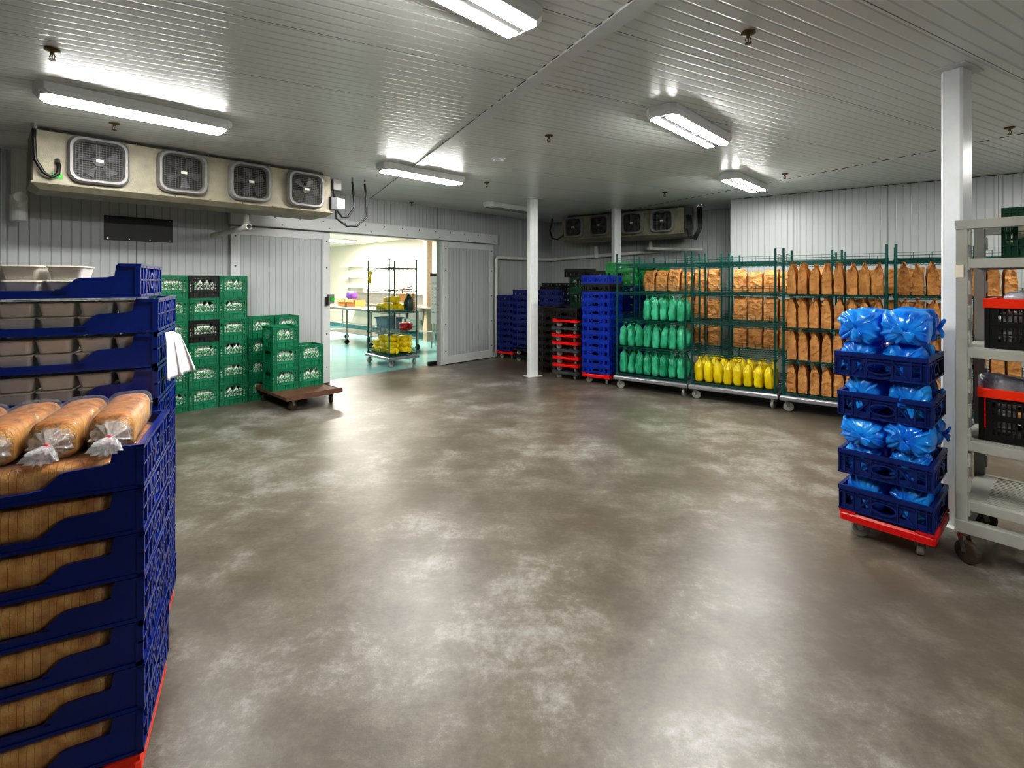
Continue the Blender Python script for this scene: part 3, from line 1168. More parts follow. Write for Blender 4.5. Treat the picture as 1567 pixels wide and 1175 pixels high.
def milk_crate_mesh():
    b = MB()
    w, h = CRW, CRH
    th = .005

    def face(M, main):
        win = [(.058, .098), (.267, .098), (.267, .176), (.232, .222), (.093, .222), (.058, .176)]
        slots = []
        for xa, xb in ((.010, .050), (w - .050, w - .010)):
            for za, zb in ((.076, .094), (.104, .131), (.141, .172), (.182, .206)):
                slots.append(rect(xa, xb - .012, za, zb))
        for xa in (.060, .112, .1595, .207, .259):
            slots.append(rect(xa, xa + .005, .010, .058))
        for xa, xb in ((.060, .155), (.170, .265)):
            slots.append(rect(xa, xb, .2295, .2345))
        b.prism(rect(.004, w - .004, 0, h), [win] + slots, M, th)
        r = MB()
        # rim, foot and ribs standing proud of the panel
        for z in (0, .062, h - .012, h - .030):
            r.box(0, w, z, z + .008 if z else .010, -.008, 0)
        for z in (.098, .135, .176, .210):
            r.box(0, .05, z, z + .004, -.006, 0)
            r.box(w - .05, w, z, z + .004, -.006, 0)
        for x in (0, .026, .052, w - .056, w - .030, w - .008):
            r.box(x, x + .006, 0, h, -.008, 0)
        for x in (.115, .16, .205):
            r.box(x, x + .005, 0, .062, -.008, 0)
            r.box(x, x + .005, .225, h, -.006, 0)
        # diamond lattice across the lower part of the opening
        for k in range(9):
            x = .03 + k * .035
            for sg in (-1, 1):
                z0, z1 = .096, .180
                x0, x1 = x - sg * .028, x + sg * .028
                if min(x0, x1) < .052 or max(x0, x1) > .273:
                    continue
                r.bar((x0, z0, .002), (x1, z1, .002), .0045, .004)
        r.box(.056, .269, .137, .141, -.002, .004)
        b.add(r.v, r.f, M)
    face(XZ(0, .008, 0), True)
    face(Matrix(((1, 0, 0, 0), (0, 0, -1, w - .008), (0, 1, 0, 0), (0, 0, 0, 1))), False)
    face(Matrix(((0, 0, 1, .008), (1, 0, 0, 0), (0, 1, 0, 0), (0, 0, 0, 1))), False)
    face(Matrix(((0, 0, -1, w - .008), (1, 0, 0, 0), (0, 1, 0, 0), (0, 0, 0, 1))), False)
    b.box(.012, w - .012, .012, w - .012, .003, .008)
    return b


ME_CRATE = milk_crate_mesh()
CRATE = ME_CRATE.obj('milk_crate', M_GREENC)
tag(CRATE, 'placeholder label to be replaced', 'crate')
FIRST = {}


def place(proto, loc, rz, label, group=None, scale=None, mat=None, key=None):
    """the first call moves the proto itself, later calls copy it"""
    k = key or proto.name
    if k not in FIRST:
        FIRST[k] = proto
        proto.location = loc
        proto.rotation_euler = (0, 0, rz)
        tag(proto, label, None, group)
        if scale:
            proto.scale = scale
        if mat:
            recol(proto, mat)
        return proto
    o = dup(FIRST[k], loc, rz, label, group, scale, None)
    if o.type == 'MESH':
        if mat:
            recol(o, mat)
        elif o.material_slots and o.material_slots[0].link == 'OBJECT':
            o.material_slots[0].link = 'DATA'
    if not scale:
        o.scale = (1, 1, 1)
    return o


# milk carton: body, gable and seam fin, green band through the material
def carton_mat():
    m, t = newmat('milk_carton_card')
    co = t.n('ShaderNodeTexCoord').outputs['Object']
    z = t.n('ShaderNodeSeparateXYZ', inp={0: co}).outputs[2]
    nz = t.noise(co, 45, 3).outputs[0]
    band = t.n('ShaderNodeMapRange', inp={0: t.math('ADD', z, t.math('MULTIPLY', t.math('SUBTRACT', nz, .5), .03)), 1: .118, 2: .124}).outputs[0]
    band2 = t.n('ShaderNodeMapRange', inp={0: z, 1: .15, 2: .155}).outputs[0]
    f = t.math('SUBTRACT', band, band2)
    sp = t.n('ShaderNodeMapRange', inp={0: t.noise(co, 48, 2).outputs[0], 1: .52, 2: .56}).outputs[0]
    col = t.mix(t.math('MULTIPLY', t.math('MAXIMUM', t.math('MULTIPLY', f, 0.0), sp), .9), lin((236, 238, 230)), lin((54, 158, 74)))
    bs = t.n('ShaderNodeBsdfPrincipled', inp={'Base Color': col, 'Roughness': .35})
    t.nt.links.new(bs.outputs[0], t.n('ShaderNodeOutputMaterial').inputs[0])
    return m


M_CARTON = carton_mat()
b = MB()
cw = .033
b.loft([[(-cw, -cw, 0), (cw, -cw, 0), (cw, cw, 0), (-cw, cw, 0)], [(-cw, -cw, .15), (cw, -cw, .15), (cw, cw, .15), (-cw, cw, .15)],
        [(-cw, -.003, .19), (cw, -.003, .19), (cw, .003, .19), (-cw, .003, .19)], [(-cw, -.003, .208), (cw, -.003, .208), (cw, .003, .208), (-cw, .003, .208)]])
CARTON = b.obj('milk_carton', M_CARTON)
tag(CARTON, 'placeholder label to be replaced', 'carton')


def milk_crate(loc, rz, label, where, mat=M_GREENC, black=False):
    place(CRATE, loc, rz, label, 'milk crates', mat=mat, key='crate')
    ca, sa = math.cos(rz), math.sin(rz)
    for k in range(4):
        x, y = .052 + k * .0735, .058 + random.uniform(0, .004)
        p = (loc[0] + ca * x - sa * y, loc[1] + sa * x + ca * y, loc[2] + .012)
        place(CARTON, p, rz + random.choice((0, PI / 2)), f'milk carton in {where}', f'milk cartons in {where}', key='carton')


rows = ['on the floor', 'second from the floor', 'third from the floor', 'third from the top', 'second from the top', 'topmost']
TB = .398                                   # front of the wall stacks (t)
cols6 = [(-1.30 - CRW - .004 - .330 * 2, 'column nearest the bread trays'), (-1.30 - CRW - .004 - .330, 'middle tall column'), (-1.30 - CRW - .004, 'tall column beside the dolly')]
names6 = ['tall stack beside the bread trays', 'middle tall stack by the wall', 'tall stack nearest the brown dolly']
for c in range(3):
    s0 = -1.305 - .329 * (3 - c)
    for r_ in range(6):
        blk = (c == 1 and r_ in (5, 3))
        colr = 'black' if blk else 'green'
        lab = f'{colr} milk crate {rows[r_]} in the {names6[c]}'
        p = W(s0 + random.uniform(-.002, .002), TB + random.uniform(-.004, .004), .001 + r_ * (CRH + .0015))
        milk_crate(p, A1, lab, f'crate {rows[r_]} in {names6[c]}', M_BLACK if blk else M_GREENC)
rows4 = ['on the floor', 'second from the floor', 'second from the top', 'topmost']
names4 = ['four-high stack beside the tall ones', 'four-high stack nearest the doorway']
for c in range(2):
    s0 = -1.300 + .332 * c
    for r_ in range(4):
        if c == 1 and r_ == 0:
            pass
        p = W(s0, TB, .001 + r_ * (CRH + .0015))
        lab = f'green milk crate {rows4[r_]} in {names4[c]}'
        milk_crate(p, A1, lab, f'crate {rows4[r_]} in {names4[c]}')

# brown platform dolly with crates
DS, DT0, DT1, DZ = -1.20, .42, 1.34, .150
t = thing('platform_dolly', 'low brown platform dolly carrying five green milk crates by the doorway', 'dolly', W(DS, DT1, 0), A1)
dl, dwid = .682, DT1 - DT0
b = MB()
b.box(.0, dl, 0, dwid, DZ, DZ + .025)
b.box(-.006, dl + .006, -.012, .0, DZ - .012, DZ + .05)
b.box(-.006, dl + .006, dwid, dwid + .012, DZ - .012, DZ + .05)
b.box(-.012, 0, -.012, dwid + .012, DZ - .004, DZ + .03)
b.box(dl, dl + .012, -.012, dwid + .012, DZ - .004, DZ + .03)
b.obj('platform', M_RUSTDOLLY, t)
for i, (x, y) in enumerate(((.09, .09), (dl - .09, .09), (dl - .09, dwid - .09), (.09, dwid - .09))):
    caster(t, x, y, .056, DZ, M_RUBBERD, yaw=.4 + i)
zz = DZ + .027
r3 = ['on the platform', 'in the middle', 'topmost']
for r_ in range(3):
    p = W(DS + .012, .88, zz + r_ * (CRH + .0015))
    milk_crate(p, A1, f'green milk crate {r3[r_]} of the three-high stack on the brown dolly', f'crate {r3[r_]} of three on the dolly')
r2 = ['lower', 'upper']
for r_ in range(2):
    p = W(DS + .345, .88, zz + r_ * (CRH + .0015))
    milk_crate(p, A1, f'{r2[r_]} green milk crate of the pair on the brown dolly, nearest the doorway', f'{r2[r_]} crate of the pair on dolly')

# ================================================================== wire racks
RKW, RKD = .985, .62
SHZ = [.215, .605, .99, 1.385, 1.785]


def wire_shelf(w, d, z, rim, sides='blr'):
    b = MB()
    e = .012
    for y in (0, d):
        b.bar((0, y, z), (w, y, z), .009, .012)
        b.bar((0, y, z - .028), (w, y, z - .028), .007)
        n = int(w / .075)
        for k in range(n):                       # zig-zag truss wire
            xa, xb = w * k / n, w * (k + 1) / n
            xm = (xa + xb) / 2
            b.bar((xa, y, z), (xm, y, z - .028), .0045)
            b.bar((xm, y, z - .028), (xb, y, z), .0045)
    for x in (0, w):
        b.bar((x, 0, z), (x, d, z), .009, .012)
        b.bar((x, 0, z - .028), (x, d, z - .028), .007)
    for k in range(1, 32):
        x = w * k / 32
        b.bar((x, 0, z + .005), (x, d, z + .005), .0042)
    for k in (1, 2):
        y = d * k / 3
        b.bar((0, y, z - .003), (w, y, z - .003), .007)
    if rim:
        segs = {'b': ((0, d), (w, d)), 'l': ((0, 0), (0, d)), 'r': ((w, 0), (w, d)), 'f': ((0, 0), (w, 0))}
        for s in sides:
            (xa, ya), (xb, yb) = segs[s]
            for dz in (.034, .064, .094):
                b.bar((xa, ya, z + dz), (xb, yb, z + dz), .0048)
            L = math.hypot(xb - xa, yb - ya)
            m = max(2, int(L / .16))
            for k in range(m + 1):
                f = k / m
                x, y = xa + (xb - xa) * f, ya + (yb - ya) * f
                b.bar((x, y, z), (x, y, z + .098), .0055)
    return b


def rack_proto(label, zs=SHZ, w=RKW, d=RKD, platform=True, rim=(0, 1, 1, 1, 1), post_h=1.935):
    t = thing('wire_rack', label, 'shelving rack', group='wire racks')
    zb = .135 if platform else .03
    for x, y in ((0, 0), (w, 0), (w, d), (0, d)):
        b = MB()
        b.cyl((x, y, zb + .03), (x, y, post_h), .0135, 10)
        b.lathe([(.0145, post_h), (.0145, post_h + .006), (.004, post_h + .010)], 10, T(x, y, 0))
        for z in zs:
            b.cyl((x, y, z - .034), (x, y, z + .012), .019, 10)
        b.obj('post', M_GRACK, t)
    for z, r_ in zip(zs, rim):
        wire_shelf(w, d, z, r_).obj('wire_shelf', M_GRACK, t)
    if platform:
        b = MB()
        def ring(k, z):
            return [(-.036 + k, -.05 + k, z), (w + .036 - k, -.05 + k, z), (w + .036 - k, d + .05 - k, z), (-.036 + k, d + .05 - k, z)]
        b.loft([ring(.008, zb - .006), ring(0, zb + .004), ring(0, zb + .038), ring(.012, zb + .052), ring(.05, zb + .052), ring(.052, zb + .045)])
        b.obj('platform', M_ALU, t, bevel=.003)
        for i, (x, y) in enumerate(((.03, .02), (w - .03, .02), (w - .03, d - .02), (.03, d - .02))):
            caster(t, x, y, .056, zb - .006, M_RUBBER, yaw=.3 + 1.1 * i)
    return t


RACK = rack_proto('placeholder label to be replaced')
RACK_R = [.033, 1.106, 2.180, 3.245]
RLAB = ['green wire rack holding rows of green bags above a wheeled platform', 'green wire rack holding yellow bags on its bottom shelf',
        'green wire rack with four full shelves of upright brown bags, beside the yellow bags', 'green wire rack of brown bags partly hidden by the white column']
for i, (r_, lab) in enumerate(zip(RACK_R, RLAB)):
    o = place(RACK, R(r_, 0), A2 + (0.0, .006, -.004, 0)[i], lab, 'wheeled green wire racks in front', key='rack')
    o['category'] = 'shelving rack'
REAR_R = [.035, 1.374, 2.713]
REAR_D = .82
RLAB2 = ['rear green wire rack of brown bags behind the rack of green bags', 'rear green wire rack of brown bags seen through the yellow bag rack',
         'rear green wire rack standing behind the four shelves of brown bags']
RACK2 = rack_proto('placeholder label to be replaced', w=1.235)
for i, (r_, lab) in enumerate(zip(REAR_R, RLAB2)):
    o = place(RACK2, R(r_, REAR_D), A2, lab, 'green wire racks in the second row', key='rack2')
    o['category'] = 'shelving rack'

# ------------------------------------------------------------------ bags
def nz3(p, s, seed):
    return noise.noise_vector(Vector((p[0] * s + seed * 7.13, p[1] * s - seed * 3.7, p[2] * s + seed * 1.9)))


def tied_bag_mesh(seed, w=.055, d=.085, h=.27, ears=.07):
    """upright carrier bag, filled, gathered and knotted on top"""
    b = MB()
    rnd = random.Random(seed)
    n = 40
    rings = []
    prof = [(0.0, .78), (.012, .92), (.04, .99), (.08, 1.02), (.12, 1.03), (.16, 1.02), (.20, .99), (.235, .95), (.262, .88), (.285, .76), (.305, .60), (.322, .44), (.336, .30), (.348, .19), (.362, .12)]
    lean = (rnd.uniform(-.018, .018), rnd.uniform(-.012, .012))
    ph = rnd.uniform(0, 6)
    for j, (zf, rf) in enumerate(prof):
        z = zf / .362 * h
        q = min(1, max(0, zf - .10) / .25)
        ring = []
        for i in range(n):
            a = 2 * PI * i / n
            ex = .55 + .4 * q
            cx = math.copysign(abs(math.cos(a)) ** ex, math.cos(a)) * w * rf
            cy = math.copysign(abs(math.sin(a)) ** ex, math.sin(a)) * d * (rf if zf < .27 else rf * .85)
            wr = 1 + (.17 * math.sin(a * 9 + ph) + .10 * math.sin(a * 14 + 2 * ph)) * q * q
            p = Vector((cx * wr + lean[0] * q, cy * wr + lean[1] * q, z))
            k = nz3(p, 15, seed) * .012 + nz3(Vector((p.x, p.y, p.z * .5)), 42, seed) * .0075
            if j == 0 or j == len(prof) - 1:
                k *= .3
            p += k
            p.z = max(p.z, 0)
            ring.append(p)
        rings.append(ring)
    b.loft(rings, True, True)
    top = Vector((lean[0], lean[1], h))
    # knot and ears
    for e in range(2):
        a = rnd.uniform(0, PI) + e * PI
        dirv = Vector((math.cos(a) * .9, math.sin(a) * .9, rnd.uniform(.5, 1.2))).normalized()
        sd = dirv.cross(Vector((0, 0, 1))).normalized()
        up = sd.cross(dirv)
        rg = []
        L = ears * rnd.uniform(.6, 1.1)
        for f, wd, tk in ((0, .009, .007), (.25, .012, .008), (.6, .024, .006), (1.0, .030, .002)):
            c = top + dirv * (L * f) - Vector((0, 0, .02 * f * f + .006))
            rg.append([c + sd * (wd * math.cos(2 * PI * i / 12)) + up * (tk * math.sin(2 * PI * i / 12) + .006 * f * math.sin(3.3 * i + seed)) for i in range(12)])
        b.loft(rg)
    return b


def paper_bag_mesh(seed, w=.052, d=.080, h=.36):
    """square-bottom kraft bag, top pinched shut along its depth"""
    b = MB()
    rnd = random.Random(seed * 3 + 1)
    rings = []
    lean = rnd.uniform(-.018, .018)
    top_w = rnd.uniform(.004, .012)
    prof = [(0, 1, 1), (.10, 1.02, 1), (.25, .99, .99), (.42, 1.0, .99), (.58, .98, .98), (.70, .84, .97), (.80, .60, .95), (.88, .36, .93), (.95, .20, .92), (1.0, top_w / w, .92)]
    for j, (zf, xf, yf) in enumerate(prof):
        z = zf * h
        q = max(0, zf - .4) / .6
        ring = []
        pts = []
        for k in range(5):
            pts.append((-1 + k * .5, -1))
        for k in range(1, 5):
            pts.append((1, -1 + k * .5))
        for k in range(1, 5):
            pts.append((1 - k * .5, 1))
        for k in range(1, 4):
            pts.append((-1, 1 - k * .5))
        for (px, py) in pts:
            gus = 0
            if abs(py) == 1 and abs(px) < .6:
                gus = -.10 * q * py * (1 - abs(px))         # gusset folding in on the narrow side
            p = Vector((px * w * xf + lean * q * q, py * d * yf + gus * d * 2.2 * (1 if zf < .97 else .3), z))
            kx = nz3(p, 11, seed) * .016 * (.35 + q) + nz3(p, 30, seed) * .010 * (.35 + q)
            if zf == 0:
                kx *= 0
            p += Vector((kx.x, kx.y, kx.z * .6))
            p.z = max(0, p.z)
            ring.append(p)
        rings.append(ring)
    b.loft(rings, True, True)
    return b


def carry_bag_mesh(seed, w=.096, d=.085, h=.30):
    """broad kraft grocery bag seen broadside, its open top crushed and uneven"""
    b = MB()
    rnd = random.Random(seed)
    n = 36
    rings = []
    ph = rnd.uniform(0, 6)
    tilt = rnd.uniform(-.25, .25)
    for zf, xf, yf in ((0, .97, .98), (.10, 1, 1), (.25, 1.0, 1), (.40, 1, .98), (.55, .99, .95), (.68, 1.0, .85), (.78, .99, .70), (.87, 1.0, .52), (.94, 1.0, .38), (1.0, 1.01, .30)):
        q = max(0, zf - .35) / .65
        ring = []
        for i in range(n):
            a = 2 * PI * i / n
            cx = math.copysign(abs(math.cos(a)) ** .22, math.cos(a)) * w * xf
            cy = math.copysign(abs(math.sin(a)) ** .22, math.sin(a)) * d * yf
            z = zf * h * (1 + q * .16 * (math.sin(cx * 38 + ph) * .5 + tilt * cx / w))
            p = Vector((cx, cy, z))
            k = nz3(p, 10, seed) * .022 * (.2 + q) + nz3(p, 30, seed) * .012 * (.25 + q)
            if zf == 0:
                k *= 0
            p += Vector((k.x * .8, k.y, k.z * .5))
            p.z = max(0, p.z)
            ring.append(p)
        rings.append(ring)
    b.loft(rings, True, True)
    return b


def lump_bag_mesh(seed, sx, sy, sz, knot=True, kdir=(0, -1), spike=1.0):
    """lying stuffed bag: a pillow whose mouth is gathered into a knot on its front"""
    b = MB()
    rnd = random.Random(seed * 5 + 2)
    n = 84
    if knot:
        prof = [(.035, .05), (.012, .12), (.0, .26), (.004, .44), (.020, .64), (.050, .81), (.095, .91), (.17, .97), (.30, .99), (.46, 1.0), (.60, 1.0), (.74, .985), (.85, .93), (.92, .84), (.965, .70), (.99, .45), (1.0, .15)]
    else:
        prof = [(0, .1), (.01, .40), (.04, .66), (.09, .83), (.16, .92), (.28, .98), (.45, 1.0), (.6, 1.0), (.74, .98), (.85, .93), (.92, .84), (.965, .70), (.99, .45), (1.0, .15)]
    p1, p2, p3 = (rnd.uniform(0, 6) for _ in range(3))
    kx, kz = rnd.uniform(-.18, .18), rnd.uniform(-.25, .10)
    rings = []
    for f, r_ in prof:
        y = -sy + 2 * sy * f
        g = max(0, 1 - f / .42)
        amp = (.20 * g * g + .018) * spike * (1 if knot else .35)
        ring = []
        for i in range(n):
            a = 2 * PI * i / n
            c, s_ = math.cos(a), math.sin(a)
            ex = .50 + .40 * g * g
            m = 1 + amp * (.55 * math.sin(11 * a + p1) + .45 * math.sin(17 * a + p2) + .3 * math.sin(29 * a + p3))
            q = g if knot else 0
            x = math.copysign(abs(c) ** ex, c) * sx * r_ * m + kx * sx * q * (1 - r_)
            z = math.copysign(abs(s_) ** ex, s_) * sz * r_ * m + kz * sz * q * (1 - r_)
            p = Vector((x, y, z))
            w_ = min(1, r_ * 1.3)
            p += nz3(p, 8, seed) * (.020 * w_) + nz3(Vector((p.x, p.y * .35, p.z)), 30, seed) * (.006 * w_)
            p.z = max(p.z, -sz * .96)
            ring.append(p)
        rings.append(ring)
    b.loft(rings, True, True)
    if knot:
        base = Vector((kx * sx, -sy - .004, kz * sz))
        out = Vector((0, -1, 0))
        for e in range(2):
            a = rnd.uniform(-.5, .5) + e * 2.6 - .6
            dirv = (out * .35 + Vector((math.cos(a), 0, math.sin(a) - .35))).normalized()
            sd = dirv.cross(out).normalized()
            up = sd.cross(dirv)
            rg = []
            for f, wd, tk in ((-.1, .006, .010), (.15, .010, .012), (.5, .022, .009), (.85, .026, .006), (1, .018, .002)):
                c = base + dirv * (.055 * f) + out * .006
                rg.append([c + sd * (wd * math.cos(2 * PI * i / 14)) + up * (tk * math.sin(2 * PI * i / 14) + .005 * max(f, 0) * math.sin(4.3 * i)) for i in range(14)])
            b.loft(rg)
    if kdir != (0, -1):
        ang = math.atan2(kdir[1], kdir[0]) + PI / 2
        ca, sa = math.cos(ang), math.sin(ang)
        b.v = [(x * ca - y * sa, x * sa + y * ca, z) for x, y, z in b.v]
    return b


GB = [tied_bag_mesh(s, .051, .080, .325).obj('green_bag', M_BAGG, smooth=True) for s in (1, 2, 3, 4)]
YB = [tied_bag_mesh(s, .053, .070, .295, .085).obj('yellow_bag', M_BAGY, smooth=True) for s in (11, 12, 13, 14)]
PB = [paper_bag_mesh(s).obj('paper_bag', M_PAPER) for s in (21, 22, 23, 24, 25)]
CB = [carry_bag_mesh(s).obj('paper_bag', M_PAPER) for s in (31, 32, 33, 34, 35)]
for o in GB + YB:
    tag(o, 'placeholder label to be replaced', 'plastic bag')
for o in PB + CB:
    tag(o, 'placeholder label to be replaced', 'paper bag')


def bag_row(protos, kind, shelf_z, r0, n, pitch, d0, where, frm, group, rear=False, jit=.004, turn=.12, sc=(.94, 1.05), start=0):
    for i in range(n):
        pr = random.choice(protos)
        rr = r0 + pitch * i + random.uniform(-jit, jit)
        dd = d0 + random.uniform(-.006, .006)
        k = random.uniform(*sc)
        lab = f'{ORD[i + start]} {kind} {frm}, {where}'
        p = R(rr, dd, shelf_z)
        o = place(pr, p, A2 + random.uniform(-turn, turn) * .5, lab, group, scale=(.90 if 'paper' in kind else .95, .95, k), key=pr.name)


# rack with green bags
r0 = RACK_R[0]
for z, wh, st, nn in ((SHZ[0], 'bottom shelf', 0, 8), (SHZ[1], 'shelf above the bottom', 0, 8), (SHZ[2], 'middle shelf', 3, 5)):
    pt = .119
    bag_row(GB, 'green bag', z + .012, r0 + .072 + pt * st, nn, pt, .105, f'front row, {wh}, green bag rack', 'from the blue trays', 'tied green plastic bags')
    bag_row(GB, 'green bag', z + .012, r0 + .072 + pt * st, nn, pt, .30, f'second row, {wh}, green bag rack', 'from the blue trays', 'tied green plastic bags')
# rack with yellow bags
r0 = RACK_R[1]
for j, row in enumerate(('front row', 'second row', 'third row')):
    bag_row(YB, 'yellow bag', SHZ[0] + .012, r0 + .068 + .012 * (j % 2), 8, .1195, .10 + .165 * j, f'{row} under the empty wire shelves', 'from the green bags', 'tied yellow plastic bags')
# four shelves of brown bags
r0 = RACK_R[2]
for z, wh in zip(SHZ[:4], ('bottom shelf', 'second shelf up', 'third shelf up', 'top filled shelf')):
    bag_row(PB, 'brown paper bag', z + .012, r0 + .076, 8, .1190, .115, f'{wh}, full brown rack', 'from the yellow bags', 'upright brown paper bags')
for z, wh in zip(SHZ[:4], ('bottom shelf', 'second shelf up', 'third shelf up', 'top filled shelf')):
    bag_row(PB, 'brown paper bag', z + .012, r0 + .077, 8, .1190, .335, f'second row, {wh}, full rack', 'from the yellow bags', 'upright brown paper bags behind')
r0 = RACK_R[3]
for z, wh in zip(SHZ[:4], ('bottom shelf', 'second shelf up', 'third shelf up', 'top filled shelf')):
    bag_row(PB, 'brown paper bag', z + .012, r0 + .076, 8, .1190, .115 if z < 1.2 else .30, f'{wh}, behind the column', 'from the full rack', 'upright brown paper bags')
# rear racks: broad brown bags
for ri, rname in ((0, 'behind green bag rack'), (1, 'behind yellow bag rack'), (2, 'behind full brown rack')):
    r0 = REAR_R[ri]
    for z, wh in zip(SHZ[1:4], ('lower shelf', 'middle shelf', 'upper shelf')):
        if ri == 2:
            n, st = 6, 0
        elif ri == 0:
            n, st = (6, 0) if wh == 'upper shelf' else (3, 3)
        else:
            n, st = 6, 0
        bag_row(CB, 'broad brown bag', z + .012, r0 + .125 + .198 * st, n, .198, REAR_D + .13, f'{wh}, {rname}', 'from the blue trays', 'wide brown paper bags in the second row', turn=.1, sc=(.95, 1.1), start=st)

# ================================================================== dark corner stacks behind the column
LUG = lug_tray_mesh(.46, .46, .118).obj('lug_tray', M_BLUE)
tag(LUG, 'placeholder label to be replaced', 'tray')
DOL_RED = dolly_proto('placeholder label to be replaced', .46, .46, M_RED)
DOL_GREY = dolly_proto('placeholder label to be replaced', .46, .46, M_DKGREY)
BT = .123


def tray_stack(r_, d_, n, z0, mats, where, w=.46, group=None, cname=None):
    for i in range(n):
        m = mats[i] if isinstance(mats, list) else mats
        c = {M_BLUE.name: 'blue', M_NAVY.name: 'deep blue', M_BLACK.name: 'black', M_GREENL.name: 'leaf green', M_GREEND.name: 'dark green', M_BROWNTR.name: 'brown black', M_DKGREY.name: 'charcoal'}[m.name]
        pos = 'topmost' if i == n - 1 else ('bottom' if i == 0 else f'{ORD[i]} from the bottom')
        lab = f'{c} tray, {pos}, in {where}'.replace('the bottom', 'the floor') if i else f'{c} tray lowest in {where}'
        place(LUG, R(r_ + random.uniform(-.004, .004) - w / 2, d_ + random.uniform(-.005, .005), z0 + i * BT), A2, lab, group or f'trays in the {where}', scale=(w / .46, 1, 1.03), mat=m, key='lug')


DH = .161
place(DOL_RED, R(-.34 - .23, .04), A2, 'red plastic dolly under the blue tray stack beside the green bags', 'red and charcoal dollies', key='dred')
m12 = [M_BLUE] * 12
m12[10] = M_BLACK
tray_stack(-.34, .04, 12, DH, m12, 'blue stack beside the green bags')
# second stack behind the rack with leaf green trays on top
m15 = [M_NAVY] * 12 + [M_GREENL] * 3
tray_stack(-.255, .72, 15, .005, m15, 'tall stack topped with green trays', w=.50)
m16 = [M_GREENL] * 15
tray_stack(-.12, 1.50, 15, .005, m16, 'stack behind the tall blue one')
# black trays between
tray_stack(-.80, 1.02, 14, .005, M_BLACK, 'black stack behind the blue one')
# dark green crates
for i in range(6):
    pos = ['on the floor', 'second from the floor', 'third from the floor', 'third from the top', 'second from the top', 'topmost'][i]
    place(CRATE, R(-1.36, 1.02, .001 + i * (CRH + .0015)), A2, f'dark green milk crate {pos} in the shadowed stack behind red dollies', 'milk crates in the dark corner', mat=M_GREEND, key='crate')
place(LUG, R(-1.455, 1.0, .001 + 6 * (CRH + .0015)), A2, 'black plastic tray lying on top of the dark green crate stack', 'trays in the corner', scale=(.9, .9, 1.2), mat=M_BLACK, key='lug')
# pile of dollies
seq = [0, 1, 1, 0, 1, 1, 0, 1]
nr = ng = 0
for i, isred in enumerate(seq):
    pos = 'bottom' if i == 0 else ('topmost' if i == len(seq) - 1 else f'{ORD[i]} from the floor')
    rr = -.90 - .23 + random.uniform(-.012, .012)
    lab = f"{'red' if isred else 'charcoal'} plastic dolly, {pos}, in the pile of dollies by the column"
    pr, k = (DOL_RED, 'dred') if isred else (DOL_GREY, 'dgrey')
    place(pr, R(rr, .08 + random.uniform(-.01, .01), i * .1175 + .0), A2 + random.uniform(-.03, .03), lab, 'red and charcoal dollies', key=k, scale=(1, 1, .80))
place(LUG, R(-1.14, .07, 8 * .1175 + .016), A2 + .02, 'black plastic tray on top of the pile of red dollies', 'trays in the corner', scale=(1.02, 1, 1.45), mat=M_BLACK, key='lug')
tray_stack(-1.47, .48, 9, .005, M_BROWNTR, 'stack beside the dolly pile', w=.42)
# deep blue stacks by the wall
place(DOL_GREY, R(-1.82 - .25, 1.12), A2, 'charcoal dolly under the deep blue stack behind the brown trays', 'red and charcoal dollies', key='dgrey')
tray_stack(-1.82, 1.12, 10, DH, M_NAVY, 'stack behind the brown trays', w=.50)
for i, (dx, w_) in enumerate(((0.0, .5), (.02, .46))):
    place(LUG, R(-1.82 - w_ / 2 + dx, 1.13, DH + 10 * BT + .001 + i * .062), A2, ('shallow black tray lying on the deep blue stack', 'uppermost shallow black tray, glinting, on the deep blue stack')[i], 'trays in the corner', scale=(w_ / .46, 1, .5), mat=M_BLACK, key='lug')
# stack seen left of the column, standing on black dollies
DOL_BLK = dolly_proto('placeholder label to be replaced', .46, .46, M_BLACK)
for i in range(2):
    place(DOL_BLK, R(-2.42 - .23, 1.06, i * .125), A2, ('lower black dolly under the deep blue stack left of the column', 'upper black dolly under the deep blue stack left of the column')[i], 'black dollies', key='dblk', scale=(1, 1, .85))
tray_stack(-2.42, 1.06, 9, .27, M_NAVY, 'stack standing on black dollies')
place(DOL_RED, R(-2.925 - .2, 1.16), A2, 'red plastic dolly under the deep blue stack by the wall pipe', 'red and charcoal dollies', key='dred', scale=(.87, .87, 1))
tray_stack(-2.925, 1.16, 9, DH, M_NAVY, 'stack by the wall pipe', w=.40)
# ================================================================== bread and food container stacks by the camera
FD = Vector((.893, .45, 0)).normalized()
SD = Vector((-FD.y, FD.x, 0))
AF = math.atan2(FD.y, FD.x)
BW, BD, BH = .66, .45, .127
M_BREADSTACK = M_BLUE


